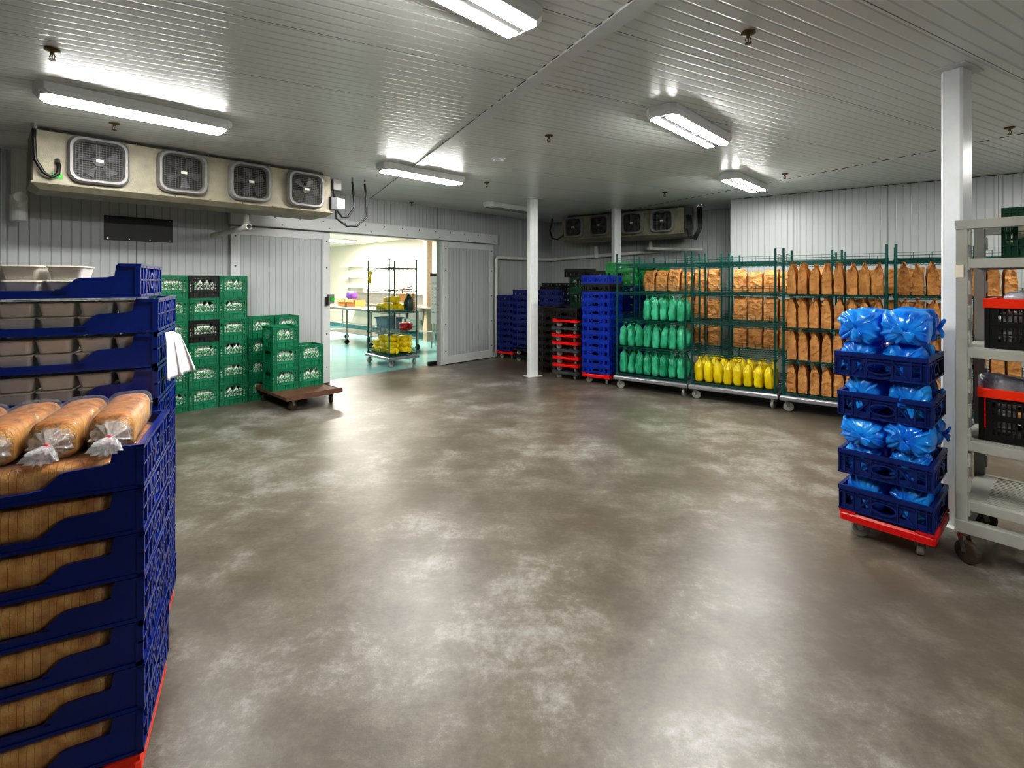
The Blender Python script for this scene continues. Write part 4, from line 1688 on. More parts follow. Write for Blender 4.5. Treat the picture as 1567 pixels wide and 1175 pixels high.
def bread_mat():
    m, t = newmat('sandwich_loaf')
    co = t.n('ShaderNodeTexCoord').outputs['Object']
    sp = t.n('ShaderNodeSeparateXYZ', inp={0: co})
    x, y, z = sp.outputs
    nz = t.noise(co, 16, 5).outputs[0]
    fine = t.noise(co, 160, 3).outputs[0]
    mott = t.noise(co, 38, 6, .7, .6).outputs[0]
    top = t.n('ShaderNodeMapRange', interpolation_type='SMOOTHSTEP', inp={0: t.math('ADD', z, t.math('MULTIPLY', t.math('SUBTRACT', nz, .5), .06)), 1: .066, 2: .102}).outputs[0]
    side = t.mix(t.n('ShaderNodeMapRange', inp={0: nz, 1: .35, 2: .65}).outputs[0], lin((238, 190, 112)), lin((206, 140, 66)))
    crust = t.mix(t.n('ShaderNodeMapRange', inp={0: mott, 1: .36, 2: .66}).outputs[0], lin((204, 134, 62)), lin((118, 66, 26)))
    col = t.mix(top, side, crust)
    sl = t.math('ABSOLUTE', t.math('SUBTRACT', t.math('FRACT', t.math('DIVIDE', t.math('ADD', x, t.math('MULTIPLY', fine, .003)), .0165)), .5))
    g = t.n('ShaderNodeMapRange', inp={0: sl, 1: .0, 2: .07, 3: 1, 4: 0}).outputs[0]
    col = t.mix(t.math('MULTIPLY', g, .55), col, lin((120, 70, 28)))
    b = t.n('ShaderNodeBump', inp={'Strength': .4, 'Distance': .004, 'Height': t.math('SUBTRACT', fine, g)})
    bs = t.n('ShaderNodeBsdfPrincipled', inp={'Base Color': col, 'Roughness': .6, 'Normal': b.outputs[0], 'Coat Weight': .25, 'Coat Roughness': .15})
    t.nt.links.new(bs.outputs[0], t.n('ShaderNodeOutputMaterial').inputs[0])
    return m


M_BREAD = bread_mat()


def loaf_ring(x, k, hw, hh, n=22):
    """bread slice outline: flat foot, straight sides, domed shoulders"""
    pts = []
    for i in range(n):
        a = -PI / 2 + 2 * PI * (i + .5) / n
        c, s_ = math.cos(a), math.sin(a)
        y = math.copysign(abs(c) ** .45, c) * hw
        z = math.copysign(abs(s_) ** (.50 if s_ < 0 else .70), s_) * hh
        if z > hh * .25:
            y *= 1.05
        pts.append(Vector((x, y * k, z * k + hh)))
    return pts


def loaf_proto(L=.345, hw=.056, hh=.0535, tail=True, seed=1):
    t = thing('bread_loaf', 'placeholder label to be replaced', 'bread')
    b = MB()
    n = 14
    rings = []
    for j in range(n + 1):
        x = -L / 2 + L * j / n
        k = 1.0 if 0 < j < n else .93
        ring = []
        for p in loaf_ring(x, k, hw, hh):
            q = nz3(p, 9, seed) * .006
            ring.append(Vector((p.x, p.y + q.y, max(0, p.z + q.z))))
        rings.append(ring)
    b.loft(rings)
    b.obj('sliced_bread', M_BREAD, t, smooth=True)
    b = MB()
    rings = []
    for j in range(n + 4):
        x = -L / 2 - .012 + (L + .024) * j / (n + 3)
        k = 1.03 if 0 < j < n + 3 else .9
        ring = []
        for p in loaf_ring(x, k, hw + .003, hh + .003, 30):
            q = nz3(p, 30, seed + 5) * .004
            ring.append(Vector((p.x, p.y + q.y, max(-.001, p.z + q.z))))
        rings.append(ring)
    b.loft(rings)
    b.obj('clear_bag', M_FILM, t, smooth=True)
    if tail:
        b = MB()
        rnd = random.Random(seed)
        x0 = L / 2 + .008
        # gathers radiating to the twist, then a crumpled fan beyond it
        rings = []
        for f, r_ in ((0, 1.0), (.35, .55), (.7, .22), (1.0, .16), (1.35, .40), (1.9, .62), (2.3, .70)):
            ring = []
            for i in range(30):
                a = 2 * PI * i / 30
                rr = hw * .80 * r_ * (1 + .28 * math.sin(i * 2.6 + seed) * (1 - abs(1 - min(f, 1)) * .6))
                ring.append(Vector((x0 + .040 * f + rnd.uniform(-.004, .004), rr * math.cos(a) * 1.15, hh * .9 + rr * math.sin(a) * (1 if f < 1.1 else .55) - .012 * max(0, f - 1))))
            rings.append(ring)
        b.loft(rings, False, False)
        b.obj('bag_tail', M_TAIL, t, smooth=False)
        b = MB()
        b.lathe([(.009, -.004), (.011, 0), (.009, .004)], 12, Matrix.Translation((x0 + .038, 0, hh * .9)) @ Matrix.Rotation(PI / 2, 4, 'Y'))
        b.obj('bag_tie', M_RED, t)
    return t


M_BTRAY = plain('bread_tray_blue', (5, 38, 122), .26, var=.2, scale=7, bump=.04, bscale=45, spec=.6)
TRAYB = bread_tray_mesh(BW, BD, BH).obj('bread_tray', M_BTRAY, bevel=0)
tag(TRAYB, 'placeholder label to be replaced', 'tray')


def fpos(corner, x, y, z):
    """x metres left of the right front corner (negative = left), y back from the front"""
    v = Vector((corner[0], corner[1], 0)) + FD * x + SD * y
    return Vector((v.x, v.y, z))


NC = (-1.09, 1.46)
FC = (-1.36, 1.90)
BP = .1292
BP2 = .1318
DOL_BREAD = dolly_proto('placeholder label to be replaced', .67, .46, M_ORANGE, h=.154, rad=.055)
place(DOL_BREAD, fpos(NC, -.665, -.005, 0), AF, 'orange red dolly under the short stack of bread trays', 'orange red dollies by the camera', key='dbread')
place(DOL_BREAD, fpos(FC, -.665, -.005, 0), AF, 'orange red dolly under the tall stack of food containers', 'orange red dollies by the camera', key='dbread')
Z0 = .170
LOAF = loaf_proto(tail=False, seed=3)
LOAFT = loaf_proto(tail=True, seed=4)
for i in range(7):
    pos = 'bottom' if i == 0 else ('topmost' if i == 6 else f'{ORD[i]} from the bottom')
    place(TRAYB, fpos(NC, -BW + random.uniform(-.002, .002), 0, Z0 + i * BP), AF, f'dark blue bread tray, {pos}, in the short stack nearest the camera', 'trays of bread', key='btray')
    place(LOAF, fpos(NC, -.045 - .1725 - random.uniform(.012, .025), .085, Z0 + i * BP + .0115), AF, f'wrapped sliced loaf behind the front opening of the {pos} bread tray', 'wrapped loaves in the bread trays', key='loaf', scale=(1, 1, 1.0 if i < 6 else .75))
    if i < 6:
        place(LOAF, fpos(NC, -.045 - .1725 - random.uniform(.012, .025), .222, Z0 + i * BP + .0115), AF + PI, f'wrapped loaf behind the front loaf in the {pos} bread tray', 'wrapped loaves in the bread trays', key='loaf', scale=(1, 1, 1.0))
# second layer of loaves lying across the topmost tray, tied ends towards the camera
TZ = Z0 + 6 * BP
for k, (x, y, dz, rz) in enumerate(((-.086, .243, .100, .05), (-.214, .238, .100, .01), (-.342, .236, .100, -.02), (-.470, .236, .100, .02))):
    lab = ['tied wrapped loaf on top of the bread stack, beside the blue tray wall', 'second tied loaf from the blue tray wall, on top of the bread stack',
           'third tied loaf from the blue tray wall, on top of the bread stack', 'fourth tied loaf from the blue tray wall, cut by the frame edge'][k]
    place(LOAFT, fpos(NC, x, y, TZ + .0115 + .084 + (.004 if k == 0 else 0)), AF - PI / 2 + rz, lab, 'tied loaves on the bread stack', key='loaft', scale=(1.0, 1.0, 1.0))
for k, x in enumerate((-.080, -.206, -.332, -.458)):
    place(LOAF, fpos(NC, x, .31, TZ + .0115), AF + PI / 2, f'wrapped loaf in the topmost bread tray under the {ORD[k]} tied loaf', 'wrapped loaves in the bread trays', key='loaf', scale=(.68, .95, .72))

# tall stack: trays of pale food containers
def container_proto():
    t = thing('food_container', 'placeholder label to be replaced', 'food container')
    b = MB()
    w, d, h = .050, .075, .046
    def ring(k, z):
        return [(p[0], p[1], z) for p in rrect(-w * k, w * k, -d * k, d * k, .014 * k, 4)]
    b.loft([ring(.80, 0), ring(.84, .003), ring(.97, h - .004), ring(.99, h)], True, True)
    b.obj('tub', M_FOIL, t)
    b = MB()
    b.loft([ring(1.04, h), ring(1.05, h + .003), ring(1.02, h + .006), ring(.9, h + .005)], True, True)
    b.obj('lid', M_LID, t)
    return t


CONT = container_proto()
NT_F = 11
FILLED = {10: 'topmost', 9: 'second from the top', 8: 'third from the top', 7: 'fourth from the top', 6: 'fifth from the top'}
for i in range(NT_F):
    pos = FILLED.get(i, 'bottom' if i == 0 else f'{ORD[i]} from the bottom')
    off = (-.052, -.01) if i == 10 else (random.uniform(-.003, .003), 0)
    cn = fpos(FC, off[0], off[1], 0)
    z = Z0 + i * BP2
    place(TRAYB, fpos((cn.x, cn.y), -BW, 0, z), AF, f'blue tray, {pos}, in the tall stack of food containers', 'trays of food containers', key='btray')
    if i < 6:
        continue
    for lay in range(2):
        for k in range(5):
            x = -.075 - .112 * k + random.uniform(-.003, .003)
            if i == 10:
                x -= .142 + .006 * k
                if k > 3:
                    continue
            lab = f'{("lower", "upper")[lay]} pale container, {ORD[k]} from the corner, in tray {pos}, tall stack'
            place(CONT, fpos((cn.x, cn.y), x, .106, z + .0115 + lay * .0535), AF + random.uniform(-.02, .02), lab, 'lidded pale food containers', key='cont', scale=(1.0, 1.0, 1.0) if i < 10 else (1.04, 1.04, 1.0))
    if i < 10:
        b = MB()
        rnd = random.Random(i)
        nx, ny = 40, 8
        vs, fs = [], []
        for iy in range(ny + 1):
            for ix in range(nx + 1):
                x = -.645 + .585 * ix / nx
                y = .019 + .17 * iy / ny
                zz_ = .1245 + noise.noise(Vector((x * 26, y * 30, i * 3.3))) * .004
                if iy == 0:
                    zz_ -= .010 + .006 * abs(noise.noise(Vector((x * 40, 2, i))))
                vs.append((x + .66, y, zz_))
        for iy in range(ny):
            for ix in range(nx):
                a = iy * (nx + 1) + ix
                fs.append((a, a + 1, a + nx + 2, a + nx + 1))
        b.add(vs, fs)
        o = b.obj('plastic_wrap', M_FILMD, loc=fpos((cn.x, cn.y), -BW, 0, z), rz=AF, smooth=False, fix=False)
        tag(o, f'crumpled clear wrap over containers, {pos} tray of tall stack', 'plastic wrap', 'clear wraps over containers')

# hanging white cloth on the tray side
b = MB()
vs, fs = [], []
nx, ny = 24, 16
for iy in range(ny + 1):
    f = iy / ny
    for ix in range(nx + 1):
        g = ix / nx - .5
        h_ = g + .5
        x = .018 + h_ * (.042 + .050 * f) + .010 * math.sin(h_ * 15 + 1) * (.4 + f)
        y = .03 + h_ * .06 + .05 * f * h_ + .012 * math.cos(h_ * 15) * (.4 + f)
        if f < .08:
            x = .016 + (x - .016) * (.55 + f * 5.6)
        vs.append((x, y, -.205 * f + .012 * math.sin(f * PI * .5) + .026 * h_ * f))
for iy in range(ny):
    for ix in range(nx):
        a = iy * (nx + 1) + ix
        fs.append((a, a + 1, a + nx + 2, a + nx + 1))
b.add(vs, fs)
M_CLOTH = plain('thin_white_plastic', (236, 232, 234), .5, var=.04, bump=.1, bscale=50)
o = b.obj('white_cloth', M_CLOTH, loc=fpos(FC, .006, .02, Z0 + 8.93 * BP2), rz=AF, smooth=True, fix=False)
tag(o, 'thin white plastic bag hanging from the side of the tall tray stack', 'bag')
md = o.modifiers.new('thickness', 'SOLIDIFY')
md.thickness = .0015

# ================================================================== stack of trays with blue bags, at the grey shelf unit
GD = Vector((.665, -.747, 0)).normalized()
GS = Vector((-GD.y, GD.x, 0))
AG = math.atan2(GD.y, GD.x)
GA = Vector((2.0, 3.056, 0))


def gpos(x, y, z):
    v = GA + GD * x + GS * y
    return Vector((v.x, v.y, z))


GW, GDp = .452, .48
DOL_G = dolly_proto('placeholder label to be replaced', GW, GDp, M_RED, h=.150, rad=.047)
place(DOL_G, gpos(0, 0, 0), AG, 'red wheeled dolly under the stack of blue bagged trays', key='dg')
M_NAVY2 = plain('navy_tray_plastic', (14, 40, 112), .34, var=.3, scale=7, bump=.06, bscale=45)
LUG2 = lug_tray_mesh(GW, GDp, .146).obj('lug_tray', M_NAVY2)
tag(LUG2, 'placeholder label to be replaced', 'tray')
GB2 = []
for s in (51, 52, 53, 54):
    kd = (0, -1)
    GB2.append(lump_bag_mesh(s, .112, .112, .086, True, kd, .9 + .2 * (s % 3)).obj('blue_bag', M_BAGB, smooth=True))
    tag(GB2[-1], 'placeholder label to be replaced', 'plastic bag')
levels = [(.166, -.004, 0, 'bottom tray', [.200]), (.386, -.006, .010, 'second tray up', [.170, .172]), (.737, -.012, .012, 'third tray up', [.232]), (.977, -.028, -.006, 'topmost tray', [.195, .200])]
for li, (z, dx, rz, nm, lays) in enumerate(levels):
    place(LUG2, gpos(dx, .0 + random.uniform(-.004, .004), z), AG + rz, f'deep blue tray of blue bags, {nm} of stack by the grey shelf unit', 'trays of blue bags', key='lug2')
    zz = z + .011
    for lj, bh in enumerate(lays):
        for ix in range(2):
            for iy in range(2):
                inside = lj == 0 and zz < z + .1
                sc = (bh / .172)
                ww = .95 if inside else 1.04
                x = dx + GW * (.262 + .476 * ix) + (random.uniform(-.008, .008) if not inside else 0)
                y = GDp * (.262 + .476 * iy) + (-.02 if (not inside and iy == 0) else 0)
                row = ('front', 'back')[iy] + ' ' + ('outer', 'inner')[ix]
                lab = f'tied blue bag, {row} one{" of the upper layer" if lj else ""} in the {nm}'
                if nm == 'topmost tray' and lj == 1:
                    lab = ['shiny tied blue bag on the front outer corner of the stack top', 'tied blue bag on the front inner corner of the stack top', 'tied blue bag at the back outer corner of the stack top', 'tied blue bag at the back inner corner of the stack top'][ix + 2 * iy]
                o = place(GB2[(li + 2 * ix + iy + lj * 3) % 4], gpos(x, y, zz + bh / 2 + (.010 if lj == 1 and ix else 0)), AG + random.uniform(-.06, .06) + (PI if iy and False else 0) + (PI / 2 if ix == 1 and iy == 1 else 0), lab, 'tied blue bags', scale=(.82 if inside else 1.0, .80 if inside else .98, sc * .97), key=GB2[(li + 2 * ix + iy + lj * 3) % 4].name)
        zz += bh * .985 - (.006 if lj == 0 else 0)

# ================================================================== pale grey polymer shelf unit
HD = Vector((.64, -.77, 0)).normalized()
HS = Vector((-HD.y, HD.x, 0))
AH = math.atan2(HD.y, HD.x)
HA = Vector((2.462, 2.775, 0))


def hpos(x, y, z):
    v = HA + HD * x + HS * y
    return Vector((v.x, v.y, z))


HW, HDp = .95, .62
t = thing('grey_shelf_unit', 'pale grey plastic shelf unit on casters, cut by the frame edge', 'shelving rack', HA, AH)
pw = .05
for x in (0, HW - pw):
    for y in (0, HDp - pw):
        b = MB()
        b.box(x, x + pw, y, y + pw, .175, 1.885)
        # notches for the shelf brackets run up the inner edge
        xs = x + pw if x == 0 else x
        for k in range(12):
            z = .26 + k * .135
            b.box(xs - (.0 if x == 0 else .010), xs + (.010 if x == 0 else 0), y + .004, y + pw - .004, z, z + .075)
        b.obj('post', M_GREYRACK, t, bevel=.003)
b = MB()
b.box(-.004, HW + .004, -.006, .0, 1.835, 1.885)
b.box(-.004, HW + .004, HDp, HDp + .006, 1.835, 1.885)
b.box(pw, HW - pw, 0, .045, 1.835, 1.883)
b.box(pw, HW - pw, HDp - .045, HDp, 1.835, 1.883)
b.obj('top_rail', M_GREYRACK, t, bevel=.003)
b = MB()
b.box(-.004, HW + .004, -.006, pw + .004, .165, .232)
b.box(-.004, HW + .004, HDp - pw, HDp + .006, .165, .232)
b.box(-.004, pw, pw, HDp - pw, .165, .232)
b.obj('base_rail', M_GREYRACK, t, bevel=.004)
for z in (.345, .672, 1.182, 1.672):
    b = MB()
    fh = .052
    b.box(pw * .3, HW - pw * .3, -.004 + .01, .045, z - fh, z)
    b.box(pw * .3, HW - pw * .3, HDp - .045, HDp - .006, z - fh, z)
    b.box(.012, .11, .045, HDp - .045, z - fh * .7, z)
    b.box(HW / 2 - .02, HW / 2 + .02, .045, HDp - .045, z - .03, z - .001)
    b.box(HW - .11, HW - .012, .045, HDp - .045, z - fh * .7, z)
    b.obj('shelf_frame', M_GREYRACK, t, bevel=.003)
    b = MB()
    nsl = 17
    for k in range(nsl):
        y = .05 + (HDp - .10) * (k + .5) / nsl
        b.box(.10, HW - .10, y - .0095, y + .0095, z - .020, z - .0015)
    b.box(.33, .355, .045, HDp - .045, z - .02, z - .001)
    b.obj('shelf_plate', M_GREYRACK, t)
for i, (x, y) in enumerate(((.03, .03), (HW - .04, .03), (HW - .04, HDp - .04), (.03, HDp - .04))):
    caster(t, x, y, .062, .168, M_RUBBERD, yaw=-.55 + .4 * i, wid=.036)
b = MB()
b.box(-.002, .034, -.0065, -.005, 1.57, 1.64)
b.obj('tape_patch', M_LID, t)


# folding crate with bright rim
def folding_crate(label, loc, rz, w, d, h, clip=True):
    t = thing('folding_crate', label, 'crate', loc, rz, 'black folding crates with orange rims')
    b = MB()
    th = .008

    def wall(M, L):
        holes = []
        n = int((L - .08) / .0185)
        gap = (L - .06) / n
        for zi, (za, zb) in enumerate(((.035, .070), (.078, .112), (.145, .178), (.186, .212))):
            for k in range(n):
                x = .03 + gap * (k + .5)
                if abs(x - L / 2) < .035 or abs(x - L / 4 * 1) < .0 or x < .045 or x > L - .045:
                    continue
                holes.append(rect(x - .006, x + .006, za, zb))
        b.prism(rect(0, L, .0, h - .045), holes, M, th)
        r_ = MB()
        r_.box(0, L, .124, .138, -.004, 0)
        r_.box(L / 2 - .028, L / 2 + .028, 0, h - .045, -.004, 0)
        r_.box(0, .02, 0, h - .045, -.005, 0)
        r_.box(L - .02, L, 0, h - .045, -.005, 0)
        b.add(r_.v, r_.f, M)
    wall(XZ(0, .006, 0), w)
    wall(Matrix(((1, 0, 0, 0), (0, 0, -1, d - .006), (0, 1, 0, 0), (0, 0, 0, 1))), w)
    wall(Matrix(((0, 0, 1, .006), (1, 0, 0, 0), (0, 1, 0, 0), (0, 0, 0, 1))), d)
    wall(Matrix(((0, 0, -1, w - .006), (1, 0, 0, 0), (0, 1, 0, 0), (0, 0, 0, 1))), d)
    b.box(.012, w - .012, .012, d - .012, .002, .008)
    b.obj('crate_wall', M_BLACK, t)
    b = MB()
    z0, z1 = h - .05, h
    b.box(-.006, w + .006, -.006, .014, z0, z1)
    b.box(-.006, w + .006, d - .014, d + .006, z0, z1)
    b.box(-.006, .014, .014, d - .014, z0, z1)
    b.box(w - .014, w + .006, .014, d - .014, z0, z1)
    b.obj('crate_rim', M_ORANGE, t, bevel=.003)
    if clip:
        b = MB()
        b.box(.024, .029, .0, .004, .07, h - .05)
        b.obj('hinge_clip', M_RED, t)
    return t


def grey_bundle(seed, sx, sy, sz, name, label, cat, loc, rz, mat, group=None):
    b = lump_bag_mesh(seed, sx, sy, sz, False)
    o = b.obj(name, mat, loc=loc, rz=rz, smooth=True)
    tag(o, label, cat, group)
    return o


folding_crate('black folding crate with orange rim on the upper middle shelf of the grey unit', hpos(.105, .10, 1.1845), AH, .56, .38, .268, False)
folding_crate('black folding crate with orange rim on the lower shelf, holding grey bags', hpos(.082, .095, .6745), AH + .03, .56, .38, .285)
M_SILV = plain('pale_wrapped_goods', (232, 228, 228), .3, var=.25, scale=30, bump=.4)
for k in range(4):
    p = (.105 + .090 + .127 * k, .10 + .098)
    grey_bundle(70 + k, .048, .056, .085, 'wrapped_package', f'pale wrapped package, {ORD[k]} from the grey post, in the upper orange-rimmed crate', 'package', hpos(p[0], p[1], 1.295), AH, M_SILV, 'packages in the crates')
    p = (.082 + .090 + .127 * k, .095 + .098)
    grey_bundle(75 + k, .048, .056, .085, 'wrapped_package', f'pale wrapped package, {ORD[k]} from the grey post, in the lower orange-rimmed crate', 'package', hpos(p[0], p[1], .785), AH + .03, M_SILV, 'packages in the crates')
grey_bundle(81, .20, .13, .035, 'grey_bag', 'flat grey plastic bag lying over the upper orange-rimmed crate', 'plastic bag', hpos(.36, .25, 1.462), AH, M_BAGGREY)
grey_bundle(82, .10, .11, .055, 'grey_bag', 'crumpled grey bag sticking out of the lower crate beside the post', 'plastic bag', hpos(.17, .27, .965), AH, M_BAGGREY)
grey_bundle(83, .17, .13, .085, 'grey_bag', 'large pale grey bag bulging from the lower orange-rimmed crate', 'plastic bag', hpos(.46, .25, .988), AH + .2, M_BAGGREY)
place(CRATE, hpos(.17, .12, 1.674), AH, 'dark green milk crate on the top shelf of the grey unit', 'milk crate on the grey unit', scale=(1.12, 1.08, 1.02), mat=M_GREEND, key='crate')
grey_bundle(85, .085, .075, .10, 'white_package', 'white wrapped package poking out of the dark green crate on the grey unit', 'package', hpos(.28, .25, 1.80), AH, M_LID, 'packages in the green crate')
grey_bundle(86, .052, .09, .145, 'white_package', 'taller white package at the far end of the dark green crate', 'package', hpos(.452, .27, 1.835), AH, M_LID, 'packages in the green crate')
# ================================================================== kitchen seen through the doorway
AK = math.atan2(N1.y, N1.x)                # x runs towards the cooler wall, y away from the camera


def K(s, t, z=0):
    return W(s, t, z)


# wire cart standing just inside
cN = Vector((-2.19, 8.92, 0))
cx = Vector((.73, .68, 0)).normalized()
AC = math.atan2(cx.y, cx.x)
CART = rack_proto('green wire cart with yellow bags standing in the doorway', w=.56, d=.80, rim=(1, 1, 1, 1, 1))
CART.location = cN
CART.rotation_euler = (0, 0, AC)
CART['category'] = 'shelving rack'
CART['group'] = 'wire cart in the doorway'


def cpos(x, y, z):
    v = Matrix.Rotation(AC, 3, 'Z') @ Vector((x, y, 0)) + cN
    return Vector((v.x, v.y, z))


def lump(name, label, cat, loc, rz, sx, sy, sz, mat, seed, group=None):
    o = lump_bag_mesh(seed, sx, sy, sz, True).obj(name, mat, loc=loc, rz=rz, smooth=True)
    return tag(o, label, cat, group)


n = 0
names = ['front', 'middle', 'rear']
for lay in range(3):
    for ix in range(2):
        for iy in range(3):
            if lay == 2 and (ix, iy) in ((0, 2), (1, 2)):
                continue
            lab = f'stuffed yellow bag in the {("lowest", "middle", "top")[lay]} layer on the cart deck, {names[iy]} {("doorway", "jamb")[ix]} side'
            lump('yellow_bag', lab, 'plastic bag', cpos(.15 + .27 * ix, .16 + .25 * iy, SHZ[0] + .066 + lay * .109), AC + .1 * lay, .108, .100, .054, M_BAGY, 100 + n, 'yellow bags on the cart')
            n += 1
for k, (x, y, z, a, b_, c) in enumerate(((.15, .44, .083, .11, .15, .063), (.40, .36, .083, .105, .13, .063), (.28, .40, .215, .14, .15, .058))):
    lump('yellow_bag', ['stuffed yellow bag on the cart middle shelf, nearest the steel table', 'stuffed yellow bag on the cart middle shelf beside the green sack', 'domed yellow bag on top of two others on the cart shelf'][k], 'plastic bag',
         cpos(x, y, SHZ[2] + z), AC, a, b_, c, M_BAGY, 140 + k, 'yellow bags on the cart')
o = tied_bag_mesh(150, .07, .08, .30).obj('green_sack', M_BAGDG, loc=cpos(.46, .11, SHZ[2] + .014), rz=AC, smooth=True)
tag(o, 'dark green tied sack on the cart middle shelf beside yellow bags', 'plastic bag')
lump('red_bag', 'red plastic bag on the lower cart shelf above the yellow pile', 'plastic bag', cpos(.41, .15, SHZ[1] + .105), AC, .115, .105, .075, M_BAGRED, 151)
b = MB()
b.box(.30, .50, .05, .16, 0, .012)
b.bar((.34, .10, .02), (.50, .08, .05), .03, .012)
b.obj('red_strap', M_BAGRED, loc=cN + Vector((0, 0, SHZ[3] + .008)), rz=AC)
tag(bpy.data.objects['red_strap'], 'flat red strap lying on the upper wire shelf of the cart', 'strap')
b = MB()
rg = []
for f in range(9):
    z = 1.74 - f * .03
    wv = .030 + .014 * math.sin(f * 1.6) if f != 3 else .012
    ox = .012 * math.sin(f * .9)
    rg.append([(ox + wv * math.cos(2 * PI * i / 10), .8 - .075 + .02 * math.sin(2 * PI * i / 10), z) for i in range(10)])
b.loft(rg)
o = b.obj('yellow_ribbon', M_BAGY, loc=cN, rz=AC, smooth=True)
tag(o, 'twisted yellow plastic strip hanging from the back post of the cart', 'ribbon')

# steel work table: front edge along s = 2.45
t = thing('steel_table', 'long stainless steel work table on casters behind the wire cart', 'table', K(2.45, -5.4, 0), AK)
TL, TDp = 3.5, .72
b = MB()
b.box(0, TL, 0, TDp, .855, .895)
b.box(0, TL, -.012, .0, .845, .896)
b.obj('table_top', M_STEEL, t, bevel=.004)
b = MB()
b.box(.05, TL - .05, .06, TDp - .06, .27, .285)
b.obj('under_shelf', M_STEEL, t)
for x in (.18, 1.30, 2.40, TL - .12):
    for y in (.06, TDp - .06):
        b = MB()
        b.cyl((x, y, .12), (x, y, .855), .021, 12)
        lg = b.obj('leg', M_STEEL, t)
        b = MB()
        b.cyl((x - .016, y, .058), (x + .016, y, .058), .058, 16)
        b.bar((x, y, .12), (x, y, .05), .03, .05)
        b.obj('wheel', M_BLACK, lg)
# sink unit along the far wall
t = thing('steel_sink', 'stainless steel sink counter with tall splashback along the kitchen wall', 'sink', K(4.02, -7.6, 0), AK)
b = MB()
b.box(0, 6.2, 0, .70, .84, .88)
b.box(0, 6.2, .68, .70, .88, 1.17)
b.box(0, 6.2, .62, .70, 1.17, 1.19)
b.obj('counter', M_STEEL, t, bevel=.004)
for k in range(3):
    b = MB()
    x = 2.3 + k * .75
    b.box(x, x + .62, .08, .58, .54, .84)
    b.obj('sink_bowl', M_STEEL, t, bevel=.02)
for x in (.3, 1.9, 3.4, 4.9, 6.0):
    b = MB()
    b.cyl((x, .08, 0.002), (x, .08, .84), .02, 10)
    b.obj('leg', M_STEEL, t)
b = MB()
b.cyl((.3, .08, .27), (6.0, .08, .27), .016, 10)
b.obj('cross_rail', M_STEEL, t)
b = MB()
for k in range(3):
    x = 2.6 + k * .75
    b.cyl((x, .3, .54), (x, .3, .40), .035, 10)
    b.cyl((x, .3, .42), (x + .30, .2, .38), .022, 10)
b.obj('drain_fitting', M_CHROME, t)
# sprayer
t = thing('spray_faucet', 'tall arched spring spray faucet behind the wire cart', 'faucet', K(4.55, -5.0, 0), AK)
b = MB()
path = [(0, 0, 1.17), (0, 0, 1.60)] + [(.17 - .17 * math.cos(PI * k / 8), -.03 * k / 8, 1.62 + .17 * math.sin(PI * k / 8)) for k in range(9)] + [(.35, -.04, 1.45), (.36, -.05, 1.25)]
b.tube(path, .014, 8)
b.obj('spring_hose', M_STEEL, t, smooth=True)
b = MB()
b.cyl((.36, -.05, 1.27), (.36, -.05, 1.12), .022, 10, .03)
b.obj('spray_head', M_BLACK, t)
b = MB()
b.cyl((0, 0, .885), (0, 0, 1.18), .018, 10)
b.obj('riser_pipe', M_CHROME, t)
# boxes on the table
for nm, lab, s, tt, rz, w, d, h, mat in (
        ('cardboard_box', 'open orange brown cardboard box on the steel table by the jamb', 2.95, -4.56, .04, .34, .26, .16, M_CARD),
        ('cardboard_box', 'second cardboard box on the steel table, further from the jamb', 2.98, -4.15, -.05, .46, .28, .17, M_CARD)):
    t = thing(nm, lab, 'box', K(s, tt - .35 - (.06 if 'jamb' in lab and 'further' not in lab else 0), .897), AK + rz)
    b = MB()
    b.box(-w / 2, w / 2, -d / 2, -d / 2 + .005, 0, h)
    b.box(-w / 2, w / 2, d / 2 - .005, d / 2, 0, h)
    b.box(-w / 2, -w / 2 + .005, -d / 2 + .005, d / 2 - .005, 0, h)
    b.box(w / 2 - .005, w / 2, -d / 2 + .005, d / 2 - .005, 0, h)
    b.box(-w / 2 + .005, w / 2 - .005, -d / 2 + .005, d / 2 - .005, 0, .005)
    b.obj('carton_body', mat, t)
    b = MB()
    b.bar((-w / 2, -d / 2 - .03, h - .02), (w / 2, -d / 2 - .03, h - .02), .004, .08, up=(0, .5, 1))
    b.obj('flap', mat, t)
M_PURPLE = plain('purple_bag', (132, 82, 190), .4, var=.25, scale=40)
o = lump_bag_mesh(160, .16, .10, .10, False).obj('purple_bag', M_PURPLE, loc=K(2.97, -4.70, 1.175), rz=AK, smooth=True)
tag(o, 'purple patterned bag lying on the cardboard boxes in the kitchen', 'bag')
# tub under the table end
t = thing('grey_tub', 'blue grey plastic tub standing under the steel table', 'tub', K(2.75, -2.62, .287), AK)
b = MB()
ro = lambda k, z: [(x, y, z) for x, y in rrect(-.26 * k, .26 * k, -.20 * k, .20 * k, .05, 4)]
b.loft([ro(.86, 0), ro(1, .40), ro(1.05, .405), ro(1.05, .425), ro(.97, .425), ro(.84, .02)], True, True)
b.obj('tub_body', plain('blue_grey_plastic', (96, 112, 132), .45), t)
b = MB()
b.box(-.28, .28, -.215, .215, .427, .44)
b.obj('tub_lid', plain('blue_grey_lid', (74, 88, 106), .45), t)
# boxes to the right of the cart on the table end
for k, (dz, ww) in enumerate(((0, .30), (.19, .26))):
    t = thing('orange_box', ['lower orange box at the end of the steel table near the column', 'upper orange box at the end of the steel table near the column'][k], 'box', K(3.0, -2.28, .897 + dz), AK + .1 * k)
    b = MB()
    b.box(-ww / 2, ww / 2, -.12, .12, 0, .18)
    b.obj('carton_body', M_CARD, t, bevel=.003)
    b = MB()
    b.box(-ww / 2 - .001, ww / 2 + .001, -.03, .03, .02, .1815)
    b.obj('tape', M_LID, t)
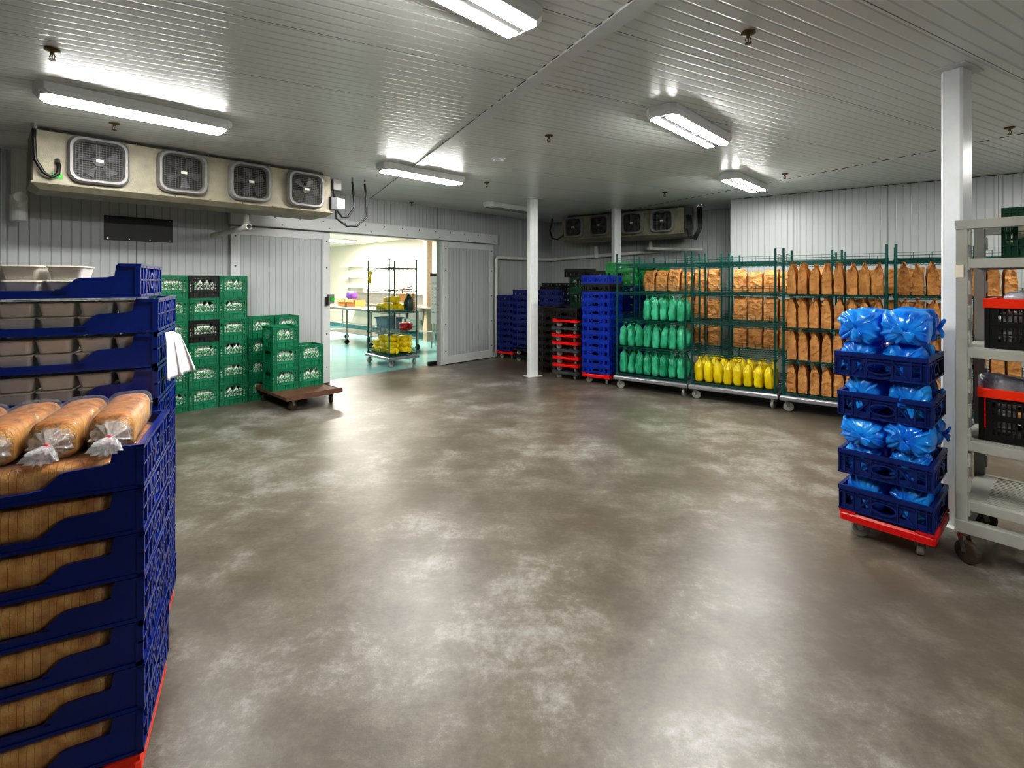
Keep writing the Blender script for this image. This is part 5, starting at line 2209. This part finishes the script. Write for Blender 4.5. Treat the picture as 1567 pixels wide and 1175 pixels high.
# wall shelf ladder at the left
t = thing('wall_shelf', 'white open wire wall shelf above the boxes in the kitchen', 'shelf', K(4.72, -8.15, 0), AK)
for x in (.0, 1.0):
    b = MB()
    b.bar((x, .05, 1.15), (x, .05, 2.25), .035, .02)
    b.obj('upright', M_WHITE, t)
for z in (1.35, 1.68, 2.02):
    b = MB()
    b.box(-.02, 1.02, -.22, .04, z, z + .025)
    b.obj('shelf_board', M_WHITE, t)
# column and board stand
t = thing('kitchen_column', 'beige square column in the kitchen beside the notice board', 'column', (-2.18, 12.9, 0), A1)
t['kind'] = 'structure'
b = MB()
b.cbox(-.09, .09, -.09, .09, 0.001, 2.74, .015)
b.obj('shaft', plain('beige_paint', (196, 176, 150), .45), t)
t = thing('notice_board', 'white notice board on a wheeled stand beside the right jamb', 'board', K(3.78, -1.93, 0), AK + .75)
b = MB()
b.box(-.30, .30, -.012, .012, .55, 1.66)
b.obj('board_panel', M_WHITE, t)
b = MB()
rnd = random.Random(5)
for k in range(11):
    z = 1.50 - k * .07
    x = -.27
    while x < .2:
        L = rnd.uniform(.02, .07)
        b.box(x, x + L, -.014, -.0125, z, z + .010)
        x += L + .025
b.obj('handwriting', plain('grey_marker', (130, 130, 150), .5), t)
b = MB()
b.box(-.31, .31, -.02, .02, 1.66, 1.73)
b.obj('board_clip', M_DKGREY, t)
for x in (-.24, .24):
    b = MB()
    b.bar((x, 0, .56), (x, -.28, .02), .03, .03)
    b.bar((x, 0, .56), (x, .28, .02), .03, .03)
    b.obj('stand_leg', M_STEEL, t)
# small dark stop on the floor beside the jamb
t = thing('door_stop', 'small dark floor guide block at the right jamb of the doorway', 'door stop', W(DW - .12, -.10, 0), A1)
b = MB()
b.cbox(-.10, .08, -.04, .04, .0005, .075, .012)
b.obj('guide_block', M_BLACK, t)
b = MB()
b.cyl((-.05, 0, .07), (-.05, 0, .082), .012, 8)
b.obj('bolt_head', M_CHROME, t)
# ================================================================== world and colour
w = bpy.data.worlds.new('dim_world')
SC.world = w
w.use_nodes = True
w.node_tree.nodes['Background'].inputs[0].default_value = (.05, .055, .06, 1)
w.node_tree.nodes['Background'].inputs[1].default_value = .2
SC.view_settings.view_transform = 'Standard'
SC.view_settings.look = 'Medium High Contrast'
SC.view_settings.exposure = 0.22
SC.view_settings.gamma = 1.0
